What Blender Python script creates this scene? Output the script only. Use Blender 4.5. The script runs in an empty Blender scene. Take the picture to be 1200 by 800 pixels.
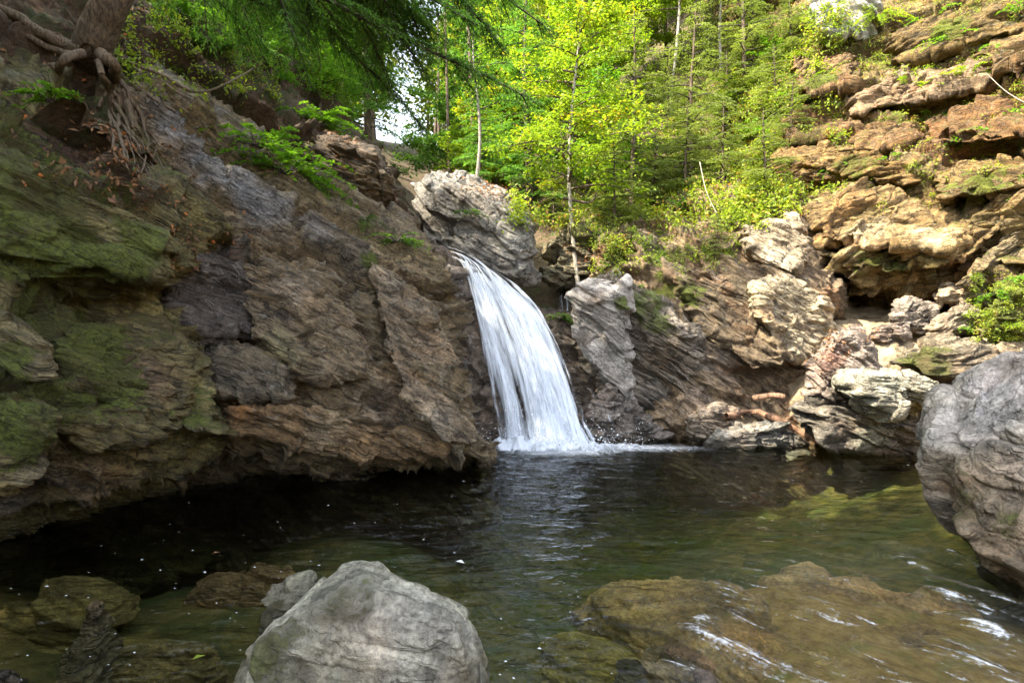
import bpy, bmesh, math, random
import numpy as np
from concurrent.futures import ThreadPoolExecutor
from mathutils import Vector
rad = math.radians
rng = np.random.default_rng(7)
scene = bpy.context.scene
COL = scene.collection

# ------------------------------------------------------------------ camera frame (used only to read places off the photo)
CH, FPX, HX, HY = 2.0, 667.0, 600.0, 410.0
def P(px, py, Y):
    return np.array([(px-HX)/FPX*Y, Y, CH+(HY-py)/FPX*Y])
def W(px, Y, z):
    return np.array([(px-HX)/FPX*Y, Y, z])
def proj(v):
    y = np.maximum(v[:, 1], .05)
    return HX+v[:, 0]/y*FPX, HY-(v[:, 2]-CH)/y*FPX

# ------------------------------------------------------------------ noise
_perm = np.random.default_rng(3).permutation(256).astype(np.int32)
_perm = np.concatenate([_perm, _perm])
_g = np.random.default_rng(4).normal(size=(256, 3)).astype(np.float32)
_g /= np.linalg.norm(_g, axis=1)[:, None]
def noise(p):
    p = p.astype(np.float32)
    i = np.floor(p).astype(np.int32); f = p-i
    u = f*f*f*(f*(f*6-15)+10); i &= 255
    out = 0
    for dx in (0, 1):
        wx = u[:, 0] if dx else 1-u[:, 0]
        a = _perm[(i[:, 0]+dx) & 255]
        for dy in (0, 1):
            wy = u[:, 1] if dy else 1-u[:, 1]
            b = _perm[a+((i[:, 1]+dy) & 255)]
            for dz in (0, 1):
                wz = u[:, 2] if dz else 1-u[:, 2]
                h = _perm[b+((i[:, 2]+dz) & 255)]
                g = _g[h]
                out = out + wx*wy*wz*(g[:, 0]*(f[:, 0]-dx)+g[:, 1]*(f[:, 1]-dy)+g[:, 2]*(f[:, 2]-dz))
    return out*1.5
def fbm(p, octv=4, gain=.5, lac=2.03):
    a, s, o = 1., 1., 0
    for k in range(octv):
        o = o+a*noise(p*s+k*17.3); a *= gain; s *= lac
    return o
def ridged(p, octv=4, gain=.5):
    a, s, o = 1., 1., 0
    for k in range(octv):
        o = o+a*(1-2*np.abs(noise(p*s+k*11.1))); a *= gain; s *= 2.07
    return o
def _h(c, k):
    h = (c[:, 0].astype(np.uint32)*np.uint32(374761393)+c[:, 1].astype(np.uint32)*np.uint32(668265263)
         + c[:, 2].astype(np.uint32)*np.uint32(2147483647)+np.uint32(k*974711+17))
    h = (h ^ (h >> np.uint32(13)))*np.uint32(1274126177)
    h = h ^ (h >> np.uint32(16))
    h = h*np.uint32(2246822519); h = h ^ (h >> np.uint32(15))
    return (h & np.uint32(0xffff)).astype(np.float32)/65535.
def worley(q, seed, k=22.):
    """soft cell value in -1..1, border distance F2-F1, a tilt term"""
    q = q.astype(np.float32)
    i = np.floor(q).astype(np.int32)
    F1 = np.full(len(q), 9., np.float32); F2 = F1.copy()
    sw = np.zeros(len(q), np.float32); sv = sw.copy(); st = sw.copy()
    for dx in (-1, 0, 1):
        for dy in (-1, 0, 1):
            for dz in (-1, 0, 1):
                c = i+np.array([dx, dy, dz], np.int32)
                a, b, e = _h(c, seed), _h(c, seed+1), _h(c, seed+2)
                d3 = q-c-np.stack([a, b, e], 1)*.8-.1
                d = np.sqrt(np.sqrt((d3**4).sum(1)))
                v, t1, t2, t3 = _h(c, seed+3)*2-1, a*2-1, b*2-1, e*2-1
                w = np.exp(-k*np.minimum(d, 3.))
                sw += w; sv += w*v; st += w*(t1*d3[:, 1]+t2*d3[:, 2]+t3*d3[:, 0])
                m = d < F1
                F2 = np.where(m, F1, np.minimum(F2, d)); F1 = np.where(m, d, F1)
    sw = np.maximum(sw, 1e-20)
    return sv/sw, F2-F1, st/sw
def basis(n):
    n = np.array(n, float); n /= np.linalg.norm(n)
    a = np.cross([0, 1, 0.001], n); a /= np.linalg.norm(a)
    return np.stack([a, np.cross(n, a), n], 1)
def rock_disp(p, *a):
    n = max(1, len(p)//12000)
    ch = np.array_split(p, n)
    with ThreadPoolExecutor(8) as ex: r = list(ex.map(lambda c: _rock_disp(c, *a), ch))
    return np.concatenate([x[0] for x in r]), np.concatenate([x[1] for x in r])
def _rock_disp(p, bed, amp=1., size=1., seed=1, coarse=1.):
    B = basis(bed)
    q = p@B
    q = q+.28*size*np.stack([noise(p/size*.55+s) for s in (3.1, 9.7, 21.3)], 1)
    a, fa, ta = worley(q/np.array([2.1, 1.8, .80])/size+seed, seed, 45.)
    b, fb, tb = worley(q/np.array([.90, .75, .24])/size+seed*2.3, seed+10, 40.)
    c, fc, tc = worley(q/np.array([.34, .28, .075])/size+seed*3.1, seed+20, 30.)
    d = size*coarse*(.27*a+.42*ta-.20*np.exp(-fa/.028))
    d = d+size*(.105*b+.22*tb-.085*np.exp(-fb/.03))
    d = d+size*(.026*c+.055*tc-.018*np.exp(-fc/.05))
    # ledges: each bed rises slowly outward and breaks off sharply
    for k, (per, am) in enumerate(((.46, .10), (.15, .030), (.055, .014))):
        sgn = q[:, 2]/size/per+.55*noise(q/size*np.array([.5, .5, .3])+k*5+seed)
        fr = sgn-np.floor(sgn); prof = np.where(fr < .86, fr/.86, (1-fr)/.14)
        on = np.clip(.02+1.5*noise(q/size*np.array([.9, .9, 1.6])/(1-.3*k)+seed*1.7+k), 0, 1)
        d = d+size*am*on*(prof-.5)
    d = d+size*(.06*coarse*fbm(p/size*.9+seed, 3)+.022*fbm(p/size*5+seed, 4)+.012*ridged(p/size*9+seed, 3))
    lam = q*np.array([2.2, 2.2, 24.])/size
    d = d+size*.007*fbm(lam+seed, 3)
    return amp*d, .5*a+.35*b+.15*c

# ------------------------------------------------------------------ mesh helpers
def link(o, parent=None):
    COL.objects.link(o)
    if parent is not None: o.parent = parent
    return o
def tag(o, label=None, cat=None, group=None, kind=None):
    if label: o['label'] = label
    if cat: o['category'] = cat
    if group: o['group'] = group
    if kind: o['kind'] = kind
    return o
def empty(name, loc):
    o = bpy.data.objects.new(name, None); o.location = loc; o.empty_display_size = .2
    return link(o)
def mesh_obj(name, V, F, mat, attrs=None, parent=None, smooth=True, origin=None):
    V = np.asarray(V, np.float32)
    if origin is None and parent is not None: origin = np.array(parent.location)
    if origin is None:
        origin = np.array([(V[:, 0].min()+V[:, 0].max())/2, (V[:, 1].min()+V[:, 1].max())/2, V[:, 2].min()])
    me = bpy.data.meshes.new(name)
    F = np.asarray(F, np.int32)
    k = F.shape[1]
    me.vertices.add(len(V)); me.vertices.foreach_set('co', (V-np.float32(origin)).astype(np.float32).ravel())
    me.loops.add(F.size); me.loops.foreach_set('vertex_index', F.ravel())
    me.polygons.add(len(F))
    me.polygons.foreach_set('loop_start', np.arange(0, F.size, k, dtype=np.int32))
    me.polygons.foreach_set('loop_total', np.full(len(F), k, np.int32))
    me.polygons.foreach_set('use_smooth', np.full(len(F), smooth))
    for n, a in (attrs or {}).items():
        if a.ndim == 1:
            at = me.attributes.new(n, 'FLOAT', 'POINT'); at.data.foreach_set('value', a.astype(np.float32))
        elif a.shape[1] == 2:
            at = me.attributes.new(n, 'FLOAT2', 'POINT'); at.data.foreach_set('vector', a.astype(np.float32).ravel())
        else:
            c4 = np.concatenate([a, np.ones((len(a), 1))], 1).astype(np.float32)
            at = me.attributes.new(n, 'FLOAT_COLOR', 'POINT'); at.data.foreach_set('color', c4.ravel())
    me.update(calc_edges=True)
    me.materials.append(mat)
    o = bpy.data.objects.new(name, me)
    if parent is None: o.location = origin
    return link(o, parent)
def grid_faces(nu, nv):
    i = np.arange(nu-1)[:, None]*nv+np.arange(nv-1)[None, :]
    i = i.ravel()
    return np.stack([i, i+1, i+nv+1, i+nv], 1)
def vnormals(V, F):
    e1 = V[F[:, 2]]-V[F[:, 0]]; e2 = V[F[:, 3]]-V[F[:, 1]]
    fn = np.cross(e1, e2)
    N = np.zeros_like(V)
    for k in range(4): 
        for j in range(3): N[:, j] += np.bincount(F[:, k], fn[:, j], len(V))
    return N/np.maximum(np.linalg.norm(N, axis=1), 1e-9)[:, None]
def cr_mat(n, m):
    t = np.linspace(0, n-1, m); M = np.zeros((m, n))
    i = np.minimum(t.astype(int), n-2); f = t-i
    w = [(-f+2*f**2-f**3)/2, (2-5*f**2+3*f**3)/2, (f+4*f**2-3*f**3)/2, (-f**2+f**3)/2]
    for k in range(4):
        j = np.clip(i+k-1, 0, n-1)
        np.add.at(M, (np.arange(m), j), w[k])
    return M
def colorize(V, N, base, spots, tone):
    """stone colour, in places with light and shade painted in, and moss, as patches placed in space"""
    col = np.tile(np.array(base, float), (len(V), 1)); moss = np.zeros(len(V)); 
    px, py = proj(V)
    wob = .45*fbm(V*1.3+5, 3)+.25*fbm(V*5, 2)
    for s in spots:
        x, y, r, c, st = s
        d2 = (px-x)**2+(py-y)**2
        near = np.where(d2 < max(d2.min()*1.5, 150))[0]
        c0 = V[near[np.argmin(V[near, 1])]]
        d = np.linalg.norm(V-c0, axis=1)/r
        w = np.clip(1.25-d+wob, 0, 1); w = w*w*(3-2*w)*st
        if isinstance(c, str): moss = np.maximum(moss, w)
        else: col = col*(1-w[:, None])+np.array(c)*w[:, None]
    return {'col': np.clip(col*(1+.30*tone[:, None]), .01, .8), 'moss': moss}

def carve(V, N, ledges):
    """undercuts beneath named bedding joints: the stone steps back below each joint line"""
    px, py = proj(V); out = np.zeros(len(V)); wob = 5*noise(V*2.3+3)+2.5*noise(V*7)
    for pts, wd, dep in ledges:
        L = spline_(np.array(pts, float), 60); order = np.argsort(L[:, 0]); yl = np.interp(px, L[order, 0], L[order, 1]); sl = np.gradient(L[order, 1])/np.maximum(np.gradient(L[order, 0]), 1e-3)
        cs = np.cos(np.arctan(np.interp(px, L[order, 0], np.clip(sl, -4, 4))))
        d = (py-yl+wob)*cs*V[:, 1]/FPX
        x0, x1 = L[:, 0].min(), L[:, 0].max(); e = np.clip((px-x0)/18, 0, 1)*np.clip((x1-px)/18, 0, 1)
        f = np.where(d < 0, .35*np.exp(d/(wd*.8)), -np.exp(-np.maximum(d-.03, 0)/wd)*np.clip(d/.03, 0, 1)*1.0+.35*np.clip(1-d/.03, 0, 1))
        out += dep*e*f
    return out
def spline_(pts, m): return cr_mat(len(pts), m)@pts
def loft(name, cols, nu, nv, mat, base, bed, amp=1., size=1., seed=1, spots=(), coarse=1., flip=False, parent=None, ledges=(), taper=0.):
    C = np.array(cols, float)
    A = cr_mat(C.shape[0], nu); B = cr_mat(C.shape[1], nv)
    V = np.einsum('ui,ijk,vj->uvk', A, C, B).reshape(-1, 3)
    F = grid_faces(nu, nv)
    if flip: F = F[:, ::-1]
    N = vnormals(V, F)
    d, tone = rock_disp(V, bed, amp, size, seed, coarse)
    if taper: vv = np.tile(np.linspace(0, 1, nv), nu); d = d*(.25+.75*np.clip((vv-.04)/taper, 0, 1))
    if ledges: d = d+carve(V, N, ledges)
    V = V+N*d[:, None]
    at = colorize(V, N, base, spots, tone)
    return mesh_obj(name, V, F, mat, at, parent)
_cs = {}
def cubesphere(n):
    if n in _cs: return _cs[n]
    t = np.tan(np.linspace(-1, 1, n)*math.pi/4)
    a, b = np.meshgrid(t, t, indexing='ij'); a = a.ravel(); b = b.ravel(); o = np.ones_like(a)
    fs = [(o, a, b), (-o, b, a), (b, o, a), (a, -o, b), (a, b, o), (b, a, -o)]
    V = np.concatenate([np.stack(f, 1) for f in fs]); f0 = grid_faces(n, n)
    F = np.concatenate([f0+k*n*n for k in range(6)])
    key = np.round(V*20000).astype(np.int64)
    _, idx, inv = np.unique(key, axis=0, return_index=True, return_inverse=True)
    V = V[idx]; F = inv.ravel()[F]
    V = V/np.linalg.norm(V, axis=1)[:, None]
    _cs[n] = (V, F); return V, F
def ring_pts(poly, Y, t, b, fs=.6, bs=.7):
    pts = []
    mid = np.array([P(p[0], p[1], Y+(p[2] if len(p) > 2 else 0)) for p in poly])
    c = mid.mean(0)
    ax = (c-np.array([0, 0, CH]))/c[1]; front = c+(mid-c)*fs-ax*b
    back = c+(mid-c)*bs+ax*t
    return np.concatenate([mid, front, back])
def hull_rock(name, pts, mat, base, bed=(0, 0, 1), res=60, p=26, amp=1., size=.4, seed=1, spots=(), coarse=1., label=None, cat='boulder', group=None, parent=None):
    bm = bmesh.new()
    for q in pts: bm.verts.new(q)
    bmesh.ops.convex_hull(bm, input=bm.verts)
    bm.normal_update()
    c = pts.mean(0)
    pl = []
    for f in bm.faces:
        n = np.array(f.normal); h = n@(np.array(f.verts[0].co)-c)
        if h < 0: n, h = -n, -h
        if f.calc_area() > 1e-6: pl.append((*n, max(h, .02)))
    bm.free()
    pl = np.array(pl)
    D, F = cubesphere(res)
    acc = np.zeros(len(D))
    for q in pl: acc += np.clip(D@q[:3]/q[3], 0, None)**p
    V = c+D*(acc**(-1/p))[:, None]
    F = F.copy()
    N = vnormals(V, F)
    if ((N*D).sum(1)).mean() < 0: F = F[:, ::-1]; N = -N
    d, tone = rock_disp(V, bed, amp, size, seed, coarse)
    V = V+N*d[:, None]
    o = mesh_obj(name, V, F, mat, colorize(V, N, base, spots, tone), parent)
    if label: tag(o, label, cat, group)
    return o

# ------------------------------------------------------------------ node helper
class NT:
    def __init__(s, name):
        s.m = bpy.data.materials.new(name); s.m.use_nodes = True
        s.t = s.m.node_tree; s.t.nodes.clear(); s.out = s.n('ShaderNodeOutputMaterial')
    def n(s, t, **kw):
        x = s.t.nodes.new(t)
        for k, v in kw.items(): setattr(x, k, v)
        return x
    def set(s, sock, v):
        if isinstance(v, bpy.types.NodeSocket): s.t.links.new(v, sock)
        else: sock.default_value = v
    def math(s, op, a, b=0., c=0., clamp=False):
        x = s.n('ShaderNodeMath', operation=op, use_clamp=clamp)
        for k, v in enumerate((a, b, c)): s.set(x.inputs[k], v)
        return x.outputs[0]
    def vmath(s, op, a, b=(0, 0, 0)):
        x = s.n('ShaderNodeVectorMath', operation=op); s.set(x.inputs[0], a); s.set(x.inputs[1], b); return x.outputs[0]
    def mix(s, f, a, b, mode='MIX'):
        x = s.n('ShaderNodeMix', data_type='RGBA', blend_type=mode)
        s.set(x.inputs[0], f)
        for k, v in ((6, a), (7, b)):
            if not isinstance(v, bpy.types.NodeSocket) and len(v) == 3: v = (*v, 1)
            s.set(x.inputs[k], v)
        return x.outputs[2]
    def noise(s, vec, scale, detail=6, rough=.6, dist=0.):
        x = s.n('ShaderNodeTexNoise'); s.set(x.inputs['Vector'], vec); s.set(x.inputs['Scale'], scale)
        s.set(x.inputs['Detail'], detail); s.set(x.inputs['Roughness'], rough); s.set(x.inputs['Distortion'], dist)
        return x.outputs[0]
    def map(s, v, a, b, c=0., d=1., smooth=True):
        x = s.n('ShaderNodeMapRange', interpolation_type='SMOOTHSTEP' if smooth else 'LINEAR', clamp=True)
        for k, q in enumerate((v, a, b, c, d)): s.set(x.inputs[k], q)
        return x.outputs[0]
    def attr(s, name, out='Fac'):
        x = s.n('ShaderNodeAttribute', attribute_name=name); return x.outputs[out]
    def bump(s, h, st, dist, nrm=None):
        x = s.n('ShaderNodeBump'); s.set(x.inputs['Height'], h); s.set(x.inputs['Strength'], st); s.set(x.inputs['Distance'], dist)
        if nrm is not None: s.set(x.inputs['Normal'], nrm)
        return x.outputs[0]

def rock_mat(name, bed, moss_amt=.0, lichen=.25, wet=.0, lamscale=1., rough=.75, sat_brown=.3, ck=1.):
    t = NT(name)
    g = t.n('ShaderNodeNewGeometry'); pos = g.outputs['Position']
    B = basis(bed)
    sep = [t.n('ShaderNodeVectorMath', operation='DOT_PRODUCT') for _ in range(3)]
    for k in range(3):
        t.set(sep[k].inputs[0], pos); sep[k].inputs[1].default_value = tuple(B[:, k])
    cmb = t.n('ShaderNodeCombineXYZ')
    wl = t.noise(pos, 1.1, 3, .5)
    for k, sc in enumerate((1.2, 1.2, 9.*lamscale)):
        v = t.math('MULTIPLY', sep[k].outputs['Value'], sc)
        if k == 2: v = t.math('ADD', v, t.math('MULTIPLY', wl, 3.5))
        t.set(cmb.inputs[k], v)
    lv = cmb.outputs[0]
    lam = t.noise(lv, 1.6, 9, .68)          # laminated streaks
    big = t.noise(pos, .9, 5, .6, .6)
    mid = t.noise(pos, 4.5, 7, .65, .4)
    fine = t.noise(pos, 28., 7, .72)
    grit = t.noise(pos, 110., 4, .7)
    def crack(vec, sc, w0):
        x = t.n('ShaderNodeTexVoronoi', feature='DISTANCE_TO_EDGE'); t.set(x.inputs['Vector'], vec); x.inputs['Scale'].default_value = sc
        return t.map(x.outputs['Distance'], 0., w0)
    wv = t.vmath('ADD', lv, t.vmath('SCALE', t.n('ShaderNodeTexNoise').outputs['Color'])); sn = wv.node.inputs[1].links[0].from_node; sn.inputs['Scale'].default_value = .9
    tn = sn.inputs[0].links[0].from_node; t.set(tn.inputs['Vector'], pos); tn.inputs['Scale'].default_value = 3.; tn.inputs['Detail'].default_value = 5
    cr = t.math('MULTIPLY', crack(wv, .75, .035), crack(wv, 2.1, .05))
    crk = t.math('MAXIMUM', cr, t.map(mid, .42, .62, 0., .9))
    col = t.attr('col', 'Color')
    v = t.math('MULTIPLY', t.map(lam, .30, .70, .34, 1.75, False), t.map(fine, .30, .70, .42, 1.62, False))
    v = t.math('MULTIPLY', v, t.map(crk, 0, 1, 1-.55*ck, 1., False))
    v = t.math('MULTIPLY', v, t.map(mid, .3, .7, .55, 1.5, False))
    c = t.mix(1., col, t.n('ShaderNodeCombineColor').outputs[0], 'MULTIPLY')
    cc = c.node; cv = cc.inputs[7].links[0].from_node
    for k in range(3): t.set(cv.inputs[k], v)
    # rusty / brown iron staining
    c = t.mix(t.math('MULTIPLY', t.map(big, .48, .72), sat_brown), c, t.mix(1., c, (1.25, .72, .38), 'MULTIPLY'))
    # dark mineral staining streaks
    st = t.noise(lv, .55, 6, .65, .8)
    c = t.mix(t.math('MULTIPLY', t.map(st, .54, .70), .55), c, t.mix(1., c, (.33, .31, .30), 'MULTIPLY'))
    # pale lichen
    li = t.noise(pos, 7.5, 9, .74, .5)
    li2 = t.noise(pos, 24., 8, .75, .3)
    lm = t.math('MULTIPLY', t.math('MAXIMUM', t.map(li, .56, .63), t.map(li2, .60, .66)), lichen*1.5, clamp=True)
    c = t.mix(lm, c, (.42, .41, .35))
    # moss where it was placed and on level faces
    nz = t.n('ShaderNodeSeparateXYZ'); t.set(nz.inputs[0], g.outputs['Normal'])
    mo = t.math('ADD', t.math('MULTIPLY', t.attr('moss'), 1.15), t.math('MULTIPLY', t.map(nz.outputs[2], .1, .8), moss_amt))
    mo = t.math('ADD', mo, t.math('MULTIPLY', t.math('SUBTRACT', mid, .5), 1.5))
    mo = t.math('ADD', mo, t.math('MULTIPLY', t.math('SUBTRACT', fine, .5), .7))
    mf = t.map(mo, .42, .70)
    mcol = t.mix(t.map(fine, .35, .65), (.045, .068, .006), (.155, .20, .014))
    mcol = t.mix(t.map(big, .4, .65), mcol, (.075, .062, .018))
    c = t.mix(t.math('MULTIPLY', mf, .85), c, mcol)
    zs = t.n('ShaderNodeSeparateXYZ'); t.set(zs.inputs[0], pos)
    wb = t.map(t.math('ADD', zs.outputs[2], t.math('MULTIPLY', mid, -.25)), -.10, .04, 1., 0.)
    wb = t.math('MULTIPLY', wb, t.map(zs.outputs[2], -.07, -.02))
    c = t.mix(t.math('MULTIPLY', wb, .8), c, t.mix(1., c, (.34, .30, .22), 'MULTIPLY'))
    bs = t.n('ShaderNodeBsdfPrincipled')
    t.set(bs.inputs['Base Color'], c)
    wetm = t.map(big, .40, .62, rough-wet*.45, rough)
    t.set(bs.inputs['Roughness'], t.math('SUBTRACT', t.math('ADD', wetm, t.math('MULTIPLY', mf, .2)), t.math('MULTIPLY', wb, .45), clamp=True))
    t.set(bs.inputs['Specular IOR Level'], .4+.3*wet)
    h = t.math('ADD', t.math('MULTIPLY', lam, 1.0), t.math('MULTIPLY', fine, .45))
    h = t.math('ADD', h, t.math('MULTIPLY', grit, .18))
    h = t.math('ADD', h, t.math('MULTIPLY', crk, .55*ck))
    h = t.math('ADD', h, t.math('MULTIPLY', t.math('MULTIPLY', mf, fine), .5))
    t.set(bs.inputs['Normal'], t.bump(h, 1., .07))
    t.t.links.new(bs.outputs[0], t.out.inputs[0])
    return t.m

BED_L = (.42, .10, .90); BED_R1 = (.50, -.10, .84); BED_R2 = (-.16, -.22, .96); BED_RB = (-.50, -.35, .79); BED_C = (.25, -.2, .95)
M_left = rock_mat('mossy_schist', BED_L, .46, .10, .35, 1., .72, .35)
M_face = rock_mat('brown_schist', BED_L, .16, .26, .35, 1., .66, .18)
M_r1 = rock_mat('banded_schist', BED_R1, .34, .22, .1, 1., .78, .45)
M_r2 = rock_mat('sunny_schist', BED_R2, .52, .12, .0, .8, .85, .4)
M_rb = rock_mat('grey_schist', BED_RB, .04, .20, .2, .7, .62, .3, .6)
M_grey = rock_mat('pale_granite', (.2, -.5, .85), .06, .20, .0, .6, .8, .15, .35)
M_c = rock_mat('wet_schist', BED_C, .10, .3, .8, .35, .62, .2)
M_b = rock_mat('ledge_schist', (-.15, -.1, .97), .10, .22, .1, .9, .75, .35)

# ------------------------------------------------------------------ world, sun, camera
SUN_EL, SUN_AZ = 50., -120.       # azimuth measured from +Y towards +X
w = bpy.data.worlds.new('World'); scene.world = w; w.use_nodes = True
wt = w.node_tree; bg = wt.nodes['Background']
sk = wt.nodes.new('ShaderNodeTexSky'); sk.sky_type = 'NISHITA'; sk.sun_disc = False
sk.sun_elevation = rad(SUN_EL); sk.sun_rotation = rad(SUN_AZ); sk.dust_density = 2.0; sk.air_density = 1.
hs = wt.nodes.new('ShaderNodeHueSaturation'); hs.inputs['Saturation'].default_value = .42; wt.links.new(sk.outputs[0], hs.inputs['Color']); wt.links.new(hs.outputs[0], bg.inputs[0]); bg.inputs[1].default_value = .15
sd = Vector((math.sin(rad(SUN_AZ))*math.cos(rad(SUN_EL)), math.cos(rad(SUN_AZ))*math.cos(rad(SUN_EL)), math.sin(rad(SUN_EL))))
sl = bpy.data.lights.new('sun', 'SUN'); sl.energy = 3.4; sl.angle = rad(.5); sl.color = (1., .89, .70)
so = bpy.data.objects.new('sun', sl); so.rotation_euler = sd.to_track_quat('Z', 'Y').to_euler(); so.location = (-20, -5, 40); link(so)
cam = bpy.data.cameras.new('camera'); co = bpy.data.objects.new('camera', cam); link(co)
co.location = (0, 0, CH); co.rotation_euler = (rad(90), 0, 0)
cam.sensor_width = 36; cam.lens = FPX/1200*36; cam.shift_y = (HY-400)/1200
cam.clip_start = .05; cam.clip_end = 2000
scene.camera = co
scene.view_settings.view_transform = 'Standard'; scene.view_settings.look = 'None'
scene.view_settings.exposure = 2.55; scene.view_settings.gamma = 1
scene.cycles.use_denoising = True; scene.cycles.use_adaptive_sampling = True; scene.cycles.adaptive_threshold = .02
scene.cycles.max_bounces = 10; scene.cycles.transparent_max_bounces = 24
scene.cycles.diffuse_bounces = 4; scene.cycles.glossy_bounces = 3; scene.cycles.transmission_bounces = 6
scene.cycles.sample_clamp_indirect = 6
scene.cycles.caustics_reflective = False; scene.cycles.caustics_refractive = False

# ------------------------------------------------------------------ ground sheet
TP = np.array([
 (-4, 6.2, -.75), (-2, 8, -.75), (0, 10, -1.9), (2, 10, -2.), (4, 10, -1.6), (6, 10, -1.2), (0, 7, -1.6), (2, 7, -1.35), (4, 7, -1.0),
 (-2, 5, -.75), (-3.6, 4.3, -.62), (0, 5, -1.1), (1.3, 5, -.6), (2.4, 5.3, -.22), (3.4, 4.8, -.22), (-1.5, 3, -.7), (.5, 3.5, -.75), (2, 3.2, -.30), (3.2, 3., -.36), (4.2, 3, -.5),
 (-3.2, 2.8, -.6), (6, 8, -1.0), (8, 8.5, .3), (7, 5, -.2), (10, 6, 1.5),
 (-4.8, 9.3, -.7), (-2, 11.2, -1), (-6.3, 7.8, -.8), (0, 12.8, -1), (3, 14, -.8), (6, 13.5, -.5), (9, 12.6, .6),
 (-6.3, 12, 4.2), (-8, 9.3, 4.6), (-4, 14, 3.6), (-1, 17, 3.4), (1.4, 15.6, 2.2), (1.2, 18, 4.8), (4.6, 18.4, 5.6), (7.6, 19, 7.4), (12, 18, 8), (15, 14, 8), (15, 10, 6),
 (9, 16, 2.2), (8.4, 14, 2.2), (0, 22, 6.5), (3, 22, 9.3), (6, 22, 11.6), (9.4, 24, 14.6), (5, 28, 15), (0, 30, 10.5), (-2, 24, 6.6),
 (-9.9, 11.6, 10.0), (-7, 13.6, 8.8), (-5.8, 16.2, 9.), (-3.6, 19.6, 7.4), (-6, 22, 10), (-5.7, 30, 10.6), (-10, 24, 14), (-8, 45, 14),
 (10, 40, 25), (-16, 40, 24), (16, 27, 20), (18, 20, 17), (20, 10, 14), (-14, 12, 13), (-10, 5, 7.5), (-9, 0, 6), (-7, 3.4, 2.6), (-5.5, 0, 1.2),
 (0, 0, .25), (-2, -1, .3), (2, -1, -.2), (0, -8, .4), (5, 0, -.6), (5, -8, -1.2), (9, 1, .8), (14, 2, 4), (-12, -12, 6), (16, -12, 5), (30, 0, 16), (-30, 0, 18), (-30, 30, 26), (30, 40, 32), (0, 80, 30), (0, -40, 0), (40, -40, 8), (-40, -40, 10)], float)
def _phi(d2, c=.8): return np.sqrt(d2+c*c)
_A = _phi(((TP[:, None, :2]-TP[None, :, :2])**2).sum(2))+np.eye(len(TP))*1e-3
_wts = np.linalg.solve(_A, TP[:, 2]-8.)
def ground_z(x, y):
    s = np.shape(x); x = np.ravel(x); y = np.ravel(y)
    xx = np.clip(x, -50, 50); yy = np.clip(y, -50, 90)
    z = 8.+_phi((xx[:, None]-TP[None, :, 0])**2+(yy[:, None]-TP[None, :, 1])**2)@_wts
    return z.reshape(s)
gx = np.sinh(np.linspace(-1, 1, 430)*3.9)/np.sinh(3.9)*400+1; gy = 7+np.sinh(np.linspace(-1, 1, 430)*3.9)/np.sinh(3.9)*400
X, Yg = np.meshgrid(gx, gy, indexing='ij')
Z = ground_z(X, Yg)
GV = np.stack([X.ravel(), Yg.ravel(), Z.ravel()], 1)
near = np.exp(-((GV[:, 0])**2+(GV[:, 1]-8)**2)/900)
GV[:, 2] += (.16*fbm(GV*.9, 4)+.05*fbm(GV*5., 3))*near
def ground_mat():
    t = NT('forest_floor_and_creek_bed')
    pos = t.n('ShaderNodeNewGeometry').outputs['Position']
    s = t.n('ShaderNodeSeparateXYZ'); t.set(s.inputs[0], pos)
    f = t.noise(pos, 9, 8, .7); b = t.noise(pos, .8, 5, .6); m = t.noise(pos, 3, 6, .6, .5)
    vo = t.n('ShaderNodeTexVoronoi'); t.set(vo.inputs['Vector'], pos); vo.inputs['Scale'].default_value = 3.2
    soil = t.mix(t.map(f, .3, .7), (.035, .024, .014), (.13, .085, .045))
    soil = t.mix(t.map(m, .5, .68), soil, (.05, .065, .015))
    bed = t.mix(t.map(m, .35, .65), (.055, .060, .018), (.19, .14, .045))
    bed = t.mix(t.map(b, .45, .62), bed, (.065, .085, .022))
    bed = t.mix(t.map(f, .5, .75, 0, .6), bed, (.26, .20, .08))
    gv = t.mix(t.map(f, .3, .7), (.20, .115, .03), (.46, .31, .10)); gv = t.mix(t.map(m, .5, .7), gv, (.22, .20, .05))
    bed = t.mix(t.map(s.outputs[2], -.62, -.30), bed, gv)
    c = t.mix(t.map(s.outputs[2], -.05, .15), bed, soil)
    bs = t.n('ShaderNodeBsdfPrincipled'); t.set(bs.inputs['Base Color'], c); bs.inputs['Roughness'].default_value = .9
    t.set(bs.inputs['Normal'], t.bump(t.math('ADD', f, t.math('MULTIPLY', m, .8)), .9, .08))
    t.t.links.new(bs.outputs[0], t.out.inputs[0]); return t.m
tag(mesh_obj('ground', GV, grid_faces(430, 430), ground_mat(), origin=(0, 0, 0)), kind='structure')

def litter_mat():
    t = NT('bank_earth')
    pos = t.n('ShaderNodeNewGeometry').outputs['Position']
    f = t.noise(pos, 14, 8, .7); b = t.noise(pos, 1.1, 5, .6, .4); m = t.noise(pos, 4, 6, .6, .5)
    c = t.mix(t.map(f, .3, .7), (.030, .020, .012), (.14, .085, .05))
    c = t.mix(t.map(m, .5, .65), c, (.11, .085, .06))
    c = t.mix(t.math('MULTIPLY', t.map(b, .46, .6), t.map(m, .35, .6)), c, (.045, .055, .014))
    bs = t.n('ShaderNodeBsdfPrincipled'); t.set(bs.inputs['Base Color'], c); bs.inputs['Roughness'].default_value = .92
    t.set(bs.inputs['Normal'], t.bump(t.math('ADD', f, t.math('MULTIPLY', m, .8)), 1., .07))
    t.t.links.new(bs.outputs[0], t.out.inputs[0]); return t.m
M_bank = litter_mat()

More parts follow.
